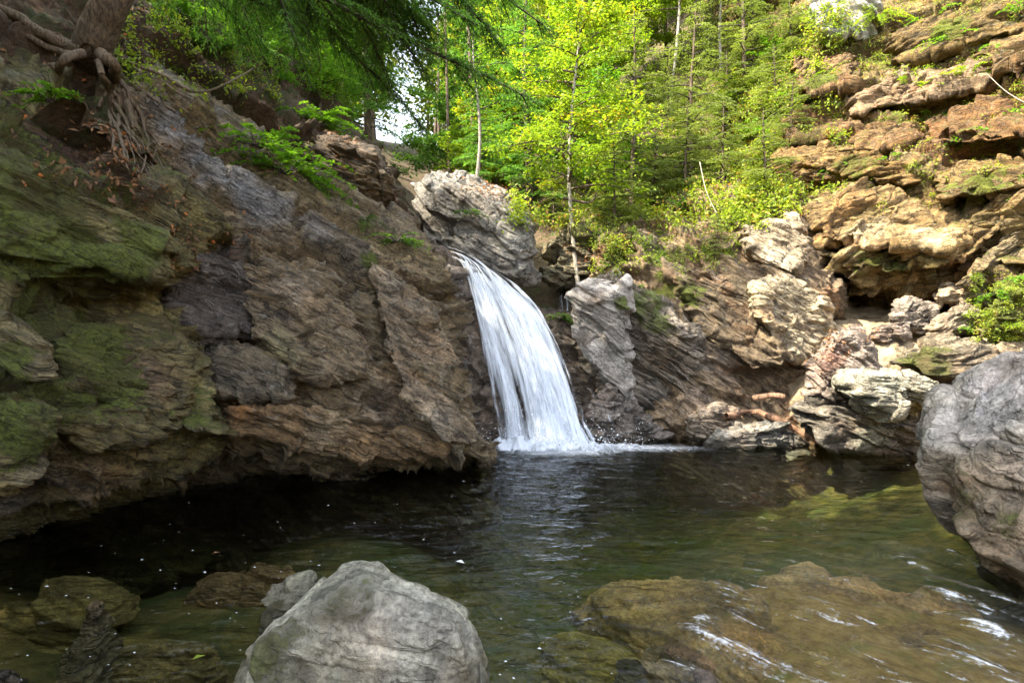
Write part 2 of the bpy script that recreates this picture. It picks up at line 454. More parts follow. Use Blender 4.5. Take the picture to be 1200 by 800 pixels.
# ------------------------------------------------------------------ cliffs
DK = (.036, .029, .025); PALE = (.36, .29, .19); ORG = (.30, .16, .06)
left_cols = [
 [P(-250,0,8),P(-250,20,5.6),P(-250,160,4.9),P(-250,290,4.6),P(-250,330,5.0),P(-250,380,4.6),P(-250,470,4.4),P(-250,590,4.6),P(-250,640,5.2),W(-250,5.,-1)],
 [P(-100,40,8.2),P(-100,70,5.8),P(-100,190,5.2),P(-100,310,4.85),P(-100,345,5.3),P(-100,390,4.9),P(-100,480,4.7),P(-100,590,4.9),P(-100,630,5.6),W(-100,5.4,-1)],
 [P(0,80,8.5),P(0,120,6.3),P(0,220,5.6),P(0,325,5.2),P(0,350,5.7),P(0,400,5.3),P(0,490,5.1),P(0,585,5.3),P(0,615,6.1),W(0,5.85,-1)],
 [P(80,110,8.8),P(75,165,6.7),P(70,240,6.0),P(70,325,5.6),P(75,350,6.1),P(75,400,5.7),P(75,480,5.5),P(70,570,5.8),P(70,590,6.6),W(70,6.3,-1)],
 [P(140,160,9),P(130,195,7.0),P(130,260,6.4),P(135,325,6.0),P(135,345,6.5),P(135,390,6.1),P(140,470,5.9),P(135,550,6.2),P(135,570,7.1),W(135,6.8,-1)],
 [P(195,210,9.3),P(190,235,7.5),P(185,285,6.8),P(185,325,6.5),P(185,345,6.9),P(190,390,6.5),P(195,460,6.3),P(190,528,6.6),P(190,545,7.6),W(190,7.4,-1)],
 [P(228,250,9.5),P(222,258,7.8),P(210,300,7.3),P(205,330,7.1),P(215,350,7.3),P(228,390,7.0),P(238,455,6.8),P(232,512,7.0),P(230,530,8.0),W(228,7.8,-1)],
 [P(230,260,9.6),P(222,268,8.3),P(205,300,7.9),P(200,330,7.8),P(205,350,7.9),P(222,390,7.7),P(230,450,7.6),P(228,505,7.8),P(226,520,8.3),W(226,8.2,-1)]]
o = loft('mossy_cliff', left_cols, 460, 420, M_left, (.150, .128, .048), BED_L, 1., .9, 3, flip=True, coarse=1.1, ledges=[([(-60,235),(40,232),(120,262),(215,292)], .25, .16), ([(-60,470),(60,452),(150,440),(225,425)], .22, .12), ([(-20,180),(60,205),(140,250)], .2, .12), ([(40,545),(120,520),(235,480)], .2, .14), ([(-60,395),(60,400),(130,395)], .18, .10)], spots=[(60, 150, .7, (.085,.05,.032), .85), (150, 205, .7, (.08,.045,.03), .85), (100, 175, .6, (.10,.055,.035), .8), 
 (90, 290, .9, 'm', 1.), (60, 250, .7, 'm', .8), (170, 300, .5, 'm', .7), (90, 380, .7, 'm', .9), (200, 470, .5, 'm', .6), (40, 150, .6, 'm', .7), (120, 430, .7, 'm', .9), (30, 480, .6, 'm', .8), (180, 440, .5, (.12, .085, .05), .8), (60, 350, .6, 'm', .6),
 (120, 560, .8, (.16, .10, .05), .7), (200, 400, .4, 'm', .5), (150, 240, .5, 'm', .45), (20, 590, .6, DK, .7), (10, 420, .4, (.19, .16, .10), .8)])
tag(o, 'mossy olive green rock face with stepped ledges at the far left of the pool', 'cliff')
face_cols = [
 [P(60,60,12),P(110,100,8.2),P(100,200,7.4),P(95,300,7.2),P(95,400,7.1),P(90,520,7.0),P(90,560,8.0),W(90,7.8,-1.2)],
 [P(170,60,13),P(190,115,8.9),P(185,230,7.9),P(185,330,7.6),P(190,420,7.3),P(210,512,7.3),P(215,540,8.4),W(215,8.2,-1.2)],
 [P(250,100,14),P(262,168,9.5),P(250,260,8.4),P(250,350,7.8),P(255,430,7.4),P(270,505,7.4),P(275,530,8.7),W(275,8.4,-1.2)],
 [P(320,140,15),P(335,215,10.3),P(320,290,8.9),P(320,370,8.2),P(325,450,7.8),P(335,515,7.75),P(345,535,8.9),W(345,8.6,-1.2)],
 [P(400,180,16),P(405,247,11.0),P(395,310,9.6),P(395,385,8.8),P(400,460,8.3),P(405,528,8.2),P(410,540,9.3),W(410,9.0,-1.2)],
 [P(460,230,16),P(462,275,11.6),P(455,335,10.3),P(455,405,9.5),P(460,470,8.9),P(470,538,8.7),P(470,545,9.7),W(470,9.3,-1.2)],
 [P(495,260,16),P(498,300,12.0),P(498,360,10.9),P(505,425,10.0),P(513,480,9.4),P(525,538,9.1),P(525,546,9.9),W(525,9.6,-1.2)],
 [P(500,280,16),P(506,306,12.3),P(520,365,11.4),P(538,440,10.5),P(551,490,9.9),P(566,532,9.4),P(564,542,10.0),W(563,9.8,-1.2)],
 [P(490,290,16),P(495,312,13.2),P(508,370,12.6),P(524,440,12.0),P(534,490,11.6),P(545,530,11.2),P(545,536,11.2),W(545,11,-1.2)]]
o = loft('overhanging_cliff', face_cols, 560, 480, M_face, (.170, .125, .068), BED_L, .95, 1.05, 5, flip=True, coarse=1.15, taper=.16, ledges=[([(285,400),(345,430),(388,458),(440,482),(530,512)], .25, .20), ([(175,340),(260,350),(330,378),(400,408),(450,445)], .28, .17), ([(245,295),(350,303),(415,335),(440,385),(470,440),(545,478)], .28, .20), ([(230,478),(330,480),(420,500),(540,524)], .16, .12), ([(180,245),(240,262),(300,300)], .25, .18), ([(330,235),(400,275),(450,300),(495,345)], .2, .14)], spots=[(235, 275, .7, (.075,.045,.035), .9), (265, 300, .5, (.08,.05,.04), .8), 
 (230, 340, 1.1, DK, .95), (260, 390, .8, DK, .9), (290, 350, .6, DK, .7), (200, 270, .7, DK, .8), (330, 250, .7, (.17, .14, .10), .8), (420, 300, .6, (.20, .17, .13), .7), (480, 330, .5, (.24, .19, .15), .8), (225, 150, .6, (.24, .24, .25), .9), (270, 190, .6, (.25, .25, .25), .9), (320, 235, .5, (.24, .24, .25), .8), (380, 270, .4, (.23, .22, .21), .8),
 (300, 470, .7, (.24, .13, .05), .7), (240, 490, .6, (.22, .12, .05), .6), (350, 410, .35, (.26, .23, .12), .9), (530, 510, .5, (.30, .25, .17), .7), (460, 480, .5, (.24, .18, .13), .7),
 (440, 260, .5, 'm', .6), (340, 430, .5, 'm', .45), (320, 525, .5, 'm', .4), (455, 310, .3, 'm', .8), (480, 400, .5, (.23, .17, .12), .6)])
tag(o, 'brown overhanging cliff face above the dark hollow, left of the waterfall', 'cliff')
bank_cols = [
 [P(-250,40,5.7),P(-250,0,6.2),P(-250,-60,6.8),P(-250,-130,8),P(-250,-220,10.5)],
 [P(-100,80,5.9),P(-100,40,6.4),P(-100,-10,7),P(-100,-80,8.2),P(-100,-180,11)],
 [P(0,125,6.4),P(0,90,6.9),P(0,45,7.4),P(0,-20,8.6),P(0,-130,11.5)],
 [P(75,170,6.8),P(75,130,7.3),P(75,85,7.8),P(75,20,9),P(75,-90,12)],
 [P(130,200,7.2),P(130,160,7.8),P(130,110,8.3),P(130,50,9.6),P(130,-50,12.5)],
 [P(190,240,8.1),P(185,190,8.7),P(180,130,9.3),P(180,75,10.4),P(180,-20,13)],
 [P(225,265,8.6),P(225,225,9.3),P(225,180,10.),P(230,110,11.2),P(240,10,13.6)],
 [P(300,260,9.4),P(300,225,10.2),P(290,180,11.2),P(290,125,12.3),P(300,40,15)],
 [P(370,270,10.4),P(365,245,11.3),P(360,205,12.6),P(355,155,13.8),P(350,85,16.5)],
 [P(440,300,11.6),P(440,275,12.5),P(430,240,13.8),P(425,205,15.3),P(420,150,18)],
 [P(510,330,13.4),P(500,318,14),P(490,290,15),P(485,255,17),P(475,215,20)]]
o = loft('leafy_bank', bank_cols, 360, 200, M_bank, (.1, .07, .04), BED_L, .9, 1.1, 9, flip=True)
tag(o, kind='structure')
BANK = np.array(bank_cols)

r1_cols = [
 [P(700,245,18),P(715,280,15.6),P(725,330,14.8),P(735,400,14.2),P(745,460,13.7),P(755,518,13.2),W(755,13.2,-1.2)],
 [P(745,250,18),P(750,275,15.4),P(755,330,14.2),P(760,400,13.5),P(765,460,13.1),P(785,518,12.5),W(785,12.5,-1.2)],
 [P(800,230,18),P(800,270,15.3),P(805,330,14.2),P(810,400,13.4),P(815,460,12.9),P(820,518,12.3),W(820,12.3,-1.2)],
 [P(850,200,18),P(850,250,15.2),P(855,320,14.0),P(860,390,13.2),P(865,455,12.9),P(870,522,12.3),W(870,12.3,-1.2)],
 [P(890,190,18),P(890,225,15.5),P(895,300,14.2),P(905,370,13.3),P(910,440,12.9),P(920,524,12.2),W(920,12.2,-1.2)],
 [P(935,190,18),P(935,230,15.6),P(942,300,14.5),P(950,370,13.6),P(950,440,13.2),P(960,526,12.4),W(960,12.4,-1.2)],
 [P(965,200,19),P(958,250,16.2),P(962,310,15.2),P(970,360,14.6),P(978,440,14.2),P(990,526,13.5),W(990,13.5,-1.2)],
 [P(990,230,20),P(985,260,18),P(985,310,17),P(990,360,16.4),P(995,440,16),P(1005,526,15.5),W(1005,15.5,-1.2)]]
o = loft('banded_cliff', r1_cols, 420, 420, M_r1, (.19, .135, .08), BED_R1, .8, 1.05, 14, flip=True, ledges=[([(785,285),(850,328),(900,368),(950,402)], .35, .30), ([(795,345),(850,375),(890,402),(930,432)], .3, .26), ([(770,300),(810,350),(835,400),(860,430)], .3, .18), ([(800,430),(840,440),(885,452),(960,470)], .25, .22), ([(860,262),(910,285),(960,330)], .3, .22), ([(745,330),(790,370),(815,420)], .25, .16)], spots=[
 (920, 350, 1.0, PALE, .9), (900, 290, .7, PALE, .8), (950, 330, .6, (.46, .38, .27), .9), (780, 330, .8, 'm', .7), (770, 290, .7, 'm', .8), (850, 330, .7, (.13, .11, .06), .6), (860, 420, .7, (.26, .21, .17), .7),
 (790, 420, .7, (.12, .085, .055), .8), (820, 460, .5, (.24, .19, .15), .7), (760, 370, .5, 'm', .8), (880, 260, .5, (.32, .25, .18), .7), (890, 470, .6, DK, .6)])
tag(o, 'banded brown rock wall with slanting cracks, between the waterfall and the leaning rocks', 'cliff')
r2_cols = [
 [P(820,-20,34),P(835,60,26),P(845,120,22),P(855,175,19.5),P(865,230,18),P(870,275,17.4),P(870,320,17.6),P(870,400,17.6)],
 [P(860,-40,30),P(870,40,24),P(875,110,20.5),P(880,170,18.3),P(885,230,17),P(890,270,16.6),P(890,320,17),P(890,400,17)],
 [P(930,-120,28),P(940,-30,22),P(940,60,19.5),P(940,150,17.5),P(945,220,16.3),P(955,265,15.6),P(955,320,16.8),P(955,400,16.5)],
 [P(1000,-160,27),P(1000,-60,21),P(1000,40,18.5),P(1000,140,16.6),P(1000,220,15.2),P(1000,300,14.5),P(1005,345,16.3),P(1005,400,16)],
 [P(1080,-200,25),P(1080,-90,19.5),P(1080,30,17.3),P(1080,130,15.6),P(1080,220,14.2),P(1080,310,13.8),P(1085,350,15.2),P(1085,420,15)],
 [P(1160,-230,23),P(1160,-110,18),P(1160,20,15.8),P(1160,130,14.2),P(1160,220,13.2),P(1150,315,13),P(1160,350,13.9),P(1160,430,13.8)],
 [P(1260,-260,21),P(1260,-120,16),P(1260,10,14),P(1260,120,12.8),P(1260,220,11.9),P(1260,320,11.7),P(1260,360,12.2),P(1260,430,12.2)],
 [P(1400,-280,18),P(1400,-130,13.5),P(1400,10,12),P(1400,120,11),P(1400,220,10.3),P(1400,320,10.2),P(1400,370,10.4),P(1400,450,10.4)]]
o = loft('sunlit_cliff', r2_cols, 680, 640, M_r2, (.185, .130, .050), BED_R2, 1.1, 1.05, 23, flip=True, ledges=[([(905,250),(1000,246),(1060,262),(1130,270),(1215,238)], .5, .45), ([(955,298),(1040,288),(1120,302)], .35, .30), ([(915,172),(1000,182),(1100,207),(1220,218)], .45, .32), ([(950,112),(1060,102),(1130,90),(1220,55)], .5, .38), ([(940,142),(1020,138),(1100,152),(1220,152)], .4, .28), ([(1000,62),(1080,40),(1160,20)], .4, .32), ([(1040,338),(1085,285),(1120,262),(1160,215),(1230,150)], .3, .28), ([(900,205),(980,215),(1050,225)], .35, .25), ([(1060,180),(1130,185),(1220,190)], .3, .2)], spots=[
 (1060, 90, 1.1, (.26, .20, .14), .8), (1100, 160, 1.2, (.17, .09, .045), .8), (1000, 140, 1., (.24, .15, .085), .8), (1060, 220, 1., 'm', .5), (1050, 205, .8, (.38, .30, .15), .7), (1150, 130, 1.0, (.30, .17, .07), .7),
 (1000, 285, .7, (.33, .26, .15), .9), (1070, 275, .6, (.32, .24, .13), .8), (1000, 60, 1., 'm', .6), (1120, 230, .8, 'm', .6), (1040, 140, .6, 'm', .5), (1000, 210, .6, (.12, .085, .04), .8), (900, 200, .9, 'm', .7), (1130, 180, 1.2, (.23, .13, .07), .7), (960, 180, .7, 'm', .6), (1080, 60, .7, 'm', .7), (1110, 100, .6, 'm', .6), (1150, 30, .9, 'm', .7), (1030, 310, .7, (.18, .14, .06), .9),
 (1020, 320, .7, 'm', .5), (960, 100, .8, 'm', .5), (1170, 60, .7, (.35, .27, .2), .6)])
tag(o, 'tall sunlit orange brown cliff rising at the upper right, undercut at its foot', 'cliff')

ledge_cols = [
 [W(915,17,-1),P(915,420,16),P(920,440,14),P(925,470,12.8),W(925,12.6,-1)],
 [P(960,350,17),P(960,372,15.5),P(965,395,14),P(970,420,12.6),W(970,12.4,-1)],
 [P(1010,345,17),P(1012,365,15.5),P(1015,395,13.6),P(1020,425,12.3),W(1020,12.1,-1)],
 [P(1080,345,16),P(1080,365,14.8),P(1082,395,13.2),P(1085,425,12.2),W(1085,12.0,-1)],
 [P(1160,320,15),P(1160,350,13.8),P(1160,390,12.5),P(1160,420,11.8),W(1160,11.6,-1)],
 [P(1300,290,13),P(1300,340,12),P(1300,390,11),P(1300,430,10.4),W(1300,10.2,-1)]]
def sand_mat():
    t = NT('dry_sand'); pos = t.n('ShaderNodeNewGeometry').outputs['Position']
    f = t.noise(pos, 20, 7, .7); m = t.noise(pos, 2.5, 5, .6)
    c = t.mix(t.map(m, .4, .65), (.40, .31, .19), (.15, .11, .06)); c = t.mix(t.map(f, .3, .7, 0, .6), c, (.20, .15, .09))
    bs = t.n('ShaderNodeBsdfPrincipled'); t.set(bs.inputs['Base Color'], c); bs.inputs['Roughness'].default_value = .95
    t.set(bs.inputs['Normal'], t.bump(f, .8, .04)); t.t.links.new(bs.outputs[0], t.out.inputs[0]); return t.m
tag(loft('sandy_shelf', ledge_cols, 160, 110, sand_mat(), (.3, .22, .13), BED_R2, .4, .6, 31, flip=True), kind='structure')

lip_cols = [
 [P(470,290,16),P(490,292,13.7),P(500,370,13.0),P(515,450,12.6),P(530,520,12.2),W(530,12.2,-1.5)],
 [P(510,290,16),P(515,294,13.6),P(525,370,12.9),P(545,450,12.5),P(560,520,12.15),W(560,12.1,-1.5)],
 [P(545,302,16),P(545,308,13.8),P(560,380,13.1),P(578,450,12.65),P(595,522,12.3),W(595,12.3,-1.5)],
 [P(590,332,16),P(592,342,14.0),P(605,400,13.4),P(625,460,12.9),P(645,522,12.4),W(645,12.4,-1.5)],
 [P(635,362,16),P(635,374,14.2),P(650,425,13.6),P(668,475,13.1),P(692,522,12.5),W(692,12.5,-1.5)],
 [P(680,362,16),P(668,380,14.4),P(685,435,13.8),P(705,485,13.2),P(735,520,12.7),W(735,12.7,-1.5)],
 [P(740,362,16),P(725,385,14.8),P(735,445,14.2),P(755,490,13.7),P(785,520,13.2),W(785,13.2,-1.5)]]
o = loft('waterfall_ledge', lip_cols, 260, 240, M_c, (.12, .088, .062), BED_C, .7, .7, 41, flip=True, spots=[
 (520, 400, .6, (.17, .13, .11), .8), (530, 340, .5, (.15, .12, .10), .8), (515, 300, .4, (.3, .26, .23), .8), (700, 480, .5, (.13, .10, .08), .7)])
tag(o, 'dark wet rock step behind the falling water', 'rock')

def block(par, mat, base, bed, pts, sd, b=.2, t=.9, amp=.6, size=.6, res=120, spots=(), fs=.82):
    if par.name == 'sunlit_cliff': b = b*.5; t = t*1.2; base = tuple(np.array(base)*[.76, .68, .56]); amp = 1.05
    me = par.data; a = np.empty(len(me.vertices)*3, np.float32); me.vertices.foreach_get('co', a); a = a.reshape(-1, 3)+np.array(par.location, np.float32)
    qx, qy = proj(a); S = []; cx, cy = np.mean([p[0] for p in pts]), np.mean([p[1] for p in pts])
    for p in pts:
        for f in (.3, .6, .95):
            x_, y_ = cx+(p[0]-cx)*f, cy+(p[1]-cy)*f; k = np.where((np.abs(qx-x_) < 7) & (np.abs(qy-y_) < 7) & (a[:, 1] > 1))[0]
            if len(k): S.append(a[k[np.argmin(a[k, 1])]])
    S = np.array(S); c0 = S.mean(0); nrm = np.linalg.svd(S-c0)[2][2]        # the slab lies on the face of the cliff
    pp = []
    for p in pts:
        r_ = np.array([(p[0]-HX)/FPX, 1, (HY-p[1])/FPX]); o_ = np.array([0, 0, CH]); yy_ = (nrm@(c0-o_))/(nrm@r_)
        pp.append((p[0], p[1], float(np.clip(yy_, c0[1]-1.6, c0[1]+1.6))))
    pts = pp; Y = float(np.mean([p[2] for p in pts])); q = ring_pts([(p[0], p[1], p[2]-Y) for p in pts], Y, t, b, fs, .8)
    return hull_rock('rock_block', q, mat, base, bed, res, 36, amp, size, sd, spots, .7, parent=par)
cl = {o_.name: o_ for o_ in COL.objects}
f_, n_, r1_, r2_ = cl['overhanging_cliff'], cl['mossy_cliff'], cl['banded_cliff'], cl['sunlit_cliff']
block(f_, M_face, (.21, .155, .095), BED_L, [(432,300,10.4),(470,318,11.0),(505,348,11.1),(532,420,10.4),(550,488,9.9),(564,530,9.35),(520,522,9.0),(484,482,8.95),(458,430,9.3),(440,360,9.95)], 101, .22, spots=[(470,330,.3,(.27,.22,.16),.8),(530,500,.35,(.30,.25,.18),.8)])
block(f_, M_face, (.18, .115, .055), BED_L, [(250,474,7.45),(330,472,7.75),(420,492,8.25),(500,512,8.85),(558,534,9.35),(470,541,8.7),(400,531,8.2),(330,518,7.75),(268,508,7.4)], 102, .14, .8, size=.5, spots=[(290,490,.35,(.24,.115,.04),.8),(400,505,.4,(.20,.16,.10),.6)])
block(f_, M_face, (.165, .122, .07), BED_L, [(300,302,8.75),(395,318,9.5),(428,370,9.35),(440,448,8.75),(380,452,8.3),(300,405,8.0),(272,350,8.15)], 103, .20, size=.75, spots=[(340,415,.35,(.27,.24,.12),.8),(350,330,.4,(.22,.18,.13),.7)])
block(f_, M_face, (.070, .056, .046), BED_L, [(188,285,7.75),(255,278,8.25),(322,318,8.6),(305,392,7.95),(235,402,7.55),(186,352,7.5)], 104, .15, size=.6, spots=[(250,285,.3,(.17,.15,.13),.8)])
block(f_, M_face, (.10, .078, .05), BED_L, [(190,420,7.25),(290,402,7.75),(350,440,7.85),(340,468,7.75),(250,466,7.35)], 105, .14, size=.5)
block(n_, M_left, (.15, .13, .05), BED_L, [(-40,160,5.7),(60,192,6.2),(140,244,6.6),(212,296,7.3),(192,328,6.75),(130,322,6.1),(60,318,5.6),(-40,302,5.0)], 106, .18, size=.6, spots=[(90,290,.7,'m',1.),(60,240,.7,'m',.9),(170,280,.4,'m',.8),(150,290,.4,'m',.6)])
block(n_, M_left, (.13, .105, .04), BED_L, [(62,372,5.55),(160,366,6.15),(232,408,6.9),(240,466,6.75),(196,518,6.5),(110,542,5.95),(52,505,5.45)], 107, .18, size=.65, spots=[(120,420,.6,'m',1.),(90,460,.5,'m',.8),(190,440,.35,(.15,.10,.06),.8)])
GO = (.24, .165, .07)
block(r2_, M_r2, (.27, .20, .10), BED_R2, [(930,240,16.1),(1000,226,15.1),(1080,236,14.1),(1140,262,13.4),(1120,298,13.4),(1040,290,14.1),(960,282,15.2)], 110, .45, 1.4, .8, 1., 130, [(1000,270,.6,(.40,.33,.21),.8),(1080,270,.5,(.36,.28,.16),.8)])
block(r2_, M_r2, (.19, .155, .06), BED_R2, [(956,296,15.5),(1040,298,14.3),(1112,306,13.7),(1095,336,14.0),(1010,330,15.1)], 111, .2, 1.4, .8, .9, 110, [(1020,310,.5,'m',.7)])
block(r2_, M_r2, (.25, .18, .085), (-.6, -.2, .75), [(1085,300,13.6),(1130,250,13.2),(1200,188,12.4),(1240,158,12.0),(1244,218,11.8),(1190,262,12.3),(1128,310,13.1)], 112, .25, 1.2, .8, .9, 120)
block(r2_, M_r2, GO, BED_R2, [(900,186,17.6),(990,166,16.3),(1090,190,14.8),(1080,214,14.5),(990,208,15.6),(908,216,16.9)], 113, .3, 1.4, .8, 1., 120, [(990,185,.6,'m',.6)])
block(r2_, M_r2, (.30, .23, .16), BED_R2, [(985,112,17.4),(1060,86,16.5),(1150,80,14.9),(1162,102,14.6),(1070,122,15.9),(1000,136,16.8)], 114, .35, 1.4, .8, 1., 120)
block(r2_, M_r2, (.21, .125, .055), BED_R2, [(1078,142,15.5),(1170,122,14.2),(1244,116,13.0),(1244,150,12.8),(1160,168,14.0),(1088,168,15.1)], 115, .3, 1.4, .8, .9, 120)
block(r2_, M_r2, (.17, .125, .05), BED_R2, [(1036,44,17.8),(1120,20,16.2),(1210,0,14.6),(1224,30,14.3),(1130,56,15.9),(1046,74,17.2)], 116, .35, 1.4, .8, 1., 120, [(1100,35,.6,'m',.8)])
block(r2_, M_r2, (.23, .16, .085), BED_R2, [(925,70,0),(990,58,0),(1015,75,0),(1000,100,0),(940,110,0)], 120, .35, 1.4, .8, 1., 110, [(960,85,.6,'m',.7)])
block(r2_, M_r2, (.20, .13, .06), BED_R2, [(1000,150,0),(1060,140,0),(1078,160,0),(1040,180,0),(1000,175,0)], 121, .3, 1.2, .8, .9, 100)
block(r2_, M_r2, (.25, .185, .085), BED_R2, [(1090,205,0),(1170,185,0),(1244,180,0),(1240,205,0),(1180,225,0),(1100,232,0)], 122, .35, 1.2, .8, .9, 120, [(1140,205,.6,'m',.7)])
block(r2_, M_r2, (.22, .155, .075), BED_R2, [(1150,50,0),(1244,25,0),(1244,70,0),(1190,90,0),(1150,78,0)], 123, .35, 1.2, .8, .9, 110)
block(r2_, M_r2, (.19, .125, .06), BED_R2, [(915,140,0),(985,128,0),(1000,150,0),(960,165,0),(915,170,0)], 124, .35, 1.2, .8, .9, 110, [(940,150,.5,'m',.8)])
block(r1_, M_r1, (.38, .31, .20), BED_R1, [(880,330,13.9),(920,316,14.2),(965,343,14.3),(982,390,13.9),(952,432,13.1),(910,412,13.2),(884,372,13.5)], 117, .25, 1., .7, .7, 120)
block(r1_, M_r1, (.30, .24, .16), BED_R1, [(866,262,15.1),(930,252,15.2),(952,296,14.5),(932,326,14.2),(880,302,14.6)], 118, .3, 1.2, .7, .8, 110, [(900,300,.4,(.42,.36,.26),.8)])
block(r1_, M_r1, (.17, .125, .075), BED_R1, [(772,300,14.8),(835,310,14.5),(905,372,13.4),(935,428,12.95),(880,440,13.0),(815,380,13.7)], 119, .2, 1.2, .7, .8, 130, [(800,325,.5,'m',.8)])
# ------------------------------------------------------------------ boulders
def R(name, poly, Y, t, b, mat, base, label, cat='boulder', extra=None, fs=.6, bs=.7, **kw):
    pts = ring_pts(poly, Y, t, b, fs, bs)
    if extra is not None: pts = np.concatenate([pts, np.array(extra)])
    return hull_rock(name, pts, mat, base, label=label, cat=cat, **kw)
R('boulder', [(268,790),(296,748),(345,708),(388,668,.25),(425,655,.35),(468,668,.3),(512,692,.2),(548,712,.1),(568,748),(584,790),(590,860,-.1),(280,870,-.1)], 3.75, .7, .75, M_grey, (.285, .275, .215),
  'large pale grey boulder in the foreground, cut by the bottom edge', fs=.72, bed=(.2, -.5, .85), res=200, amp=.36, size=.5, seed=51, coarse=.5, p=26,
  extra=[W(280,3.9,-.6),W(580,3.9,-.6),W(280,3.0,-.6),W(580,3.,-.6)], spots=[(300, 770, .25, 'm', .6), (350, 790, .3, 'm', .45), (410, 690, .25, 'm', .4), (540, 790, .2, (.10, .075, .04), .9), (470, 730, .4, (.36, .34, .30), .6)])
R('boulder', [(302,722),(314,692),(340,676),(366,672),(376,700),(360,730),(330,745),(305,745)], 4.15, .35, .2, M_grey, (.17, .165, .12),
  'small dark mossy boulder tucked behind the large pale foreground boulder', res=70, amp=.6, size=.25, seed=52, extra=[W(310,4.2,-.4),W(370,4.2,-.4)], spots=[(325, 705, .12, 'm', .5)])
R('boulder', [(99,718),(106,709),(113,706),(120,709),(127,718)], 4.4, .12, .06, M_b, (.17, .13, .07),
  'tiny brown stone just breaking the water at the lower left', res=50, amp=.5, size=.15, seed=53, extra=[W(80,4.3,-.35),W(150,4.5,-.4),W(55,3.9,-.42),W(112,3.8,-.45),W(85,4.05,-.2)])
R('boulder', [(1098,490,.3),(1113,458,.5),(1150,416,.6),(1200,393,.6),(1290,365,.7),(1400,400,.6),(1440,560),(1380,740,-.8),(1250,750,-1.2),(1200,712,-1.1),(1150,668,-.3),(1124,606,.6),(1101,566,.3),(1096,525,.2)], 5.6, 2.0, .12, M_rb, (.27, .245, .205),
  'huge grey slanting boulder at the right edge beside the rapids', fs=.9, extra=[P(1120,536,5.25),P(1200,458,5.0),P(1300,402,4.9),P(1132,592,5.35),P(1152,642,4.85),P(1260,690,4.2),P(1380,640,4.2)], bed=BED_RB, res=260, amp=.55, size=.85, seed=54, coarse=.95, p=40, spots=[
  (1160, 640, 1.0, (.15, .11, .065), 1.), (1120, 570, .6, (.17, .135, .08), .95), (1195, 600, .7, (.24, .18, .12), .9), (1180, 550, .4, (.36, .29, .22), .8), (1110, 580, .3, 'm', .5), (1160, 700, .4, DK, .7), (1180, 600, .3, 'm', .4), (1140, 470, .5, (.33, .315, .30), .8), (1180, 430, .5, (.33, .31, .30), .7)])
R('boulder', [(665,348),(690,321),(738,322),(790,350),(830,400),(838,470),(825,520),(770,528),(735,505),(700,455),(672,398)], 13.1, 1.8, .35, M_c, (.20, .165, .125),
  'brown mossy buttress behind the pale pointed block, just right of the waterfall', fs=.72, bed=BED_R1, res=190, amp=.85, size=.85, seed=55, p=28, coarse=.8, spots=[(700, 350, .5, (.36, .33, .29), .9), (700, 400, .4, (.32, .29, .25), .9), (720, 450, .35, (.30, .27, .23), .7), (765, 360, .7, 'm', .9), (770, 430, .5, (.12, .085, .05), .9), (770, 490, .6, DK, .8), (672, 400, .35, (.14, .10, .07), .7), (690, 345, .25, (.20, .12, .07), .4), (810, 450, .4, (.23, .18, .14), .6)])  # near-black patch at the lower right puts the recess's shade into the colour
R('boulder', [(664,348),(690,320),(738,321),(746,395),(730,440),(742,482),(716,470),(690,430),(669,395)], 12.75, .8, .3, M_grey, (.33, .30, .265),
  'pale grey pointed block standing against the right edge of the waterfall', fs=.74, bed=(.5, -.3, .8), res=130, amp=.45, size=.7, seed=77, p=40, spots=[(690, 350, .25, (.24, .16, .10), .5), (675, 395, .3, (.14, .10, .07), .7), (735, 350, .3, 'm', .7)])
R('boulder', [(684,505),(690,466),(712,446),(740,470),(770,498),(800,522),(800,535),(690,535)], 12.5, .9, .35, M_c, (.17, .14, .115), 'low wet rock splashed at the right foot of the waterfall', res=110, amp=.7, size=.6, seed=56, p=24, extra=[W(690,12.4,-.6),W(790,12.6,-.6)], spots=[(735, 480, .3, (.30, .26, .22), .8), (760, 515, .3, DK, .8)])  # dark low spot paints the shade of the recess onto the rock
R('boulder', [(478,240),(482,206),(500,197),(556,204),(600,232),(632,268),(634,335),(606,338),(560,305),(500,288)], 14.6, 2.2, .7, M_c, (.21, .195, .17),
  'grey angular boulder perched above the waterfall lip', bed=(.5, -.3, .8), p=40, res=160, amp=.42, size=.85, seed=57, spots=[(500, 250, .7, (.07, .06, .05), .9), (560, 215, .5, (.36, .33, .27), .7), (600, 290, .5, (.33, .31, .27), .8), (540, 230, .5, (.09, .075, .055), .8), (620, 270, .4, 'm', .5)])  # shade of the left facet and light of the right face painted in
R('boulder', [(335,165),(360,150),(400,155),(440,170),(465,195),(477,225),(470,242),(420,240),(375,228),(345,205)], 12.9, 2., .5, M_face, (.125, .085, .05),
  'dark brown square block topped by shrubs above the left cliff', bed=BED_L, res=100, amp=.8, size=.8, seed=58, spots=[(350, 155, .4, 'm', .6), (440, 200, .6, (.14, .10, .05), .7)])
R('boulder', [(640,330),(640,280),(660,262),(690,262),(705,300),(700,340),(660,345)], 15.8, 1.5, .4, M_r1, (.14, .12, .07), 'shaded olive rock in the hollow behind the waterfall lip', res=80, amp=.8, size=.7, seed=59, spots=[(680, 290, .5, 'm', .8)])
R('boulder', [(690,330),(700,275),(735,268),(765,285),(760,335),(720,345)], 15.2, 1.5, .4, M_r1, (.17, .13, .08), 'mossy rock heaped with red leaves above the pale pointed boulder', res=80, amp=.8, size=.7, seed=60, spots=[(740, 300, .7, 'm', .8), (700, 285, .4, (.22, .10, .05), .8)])
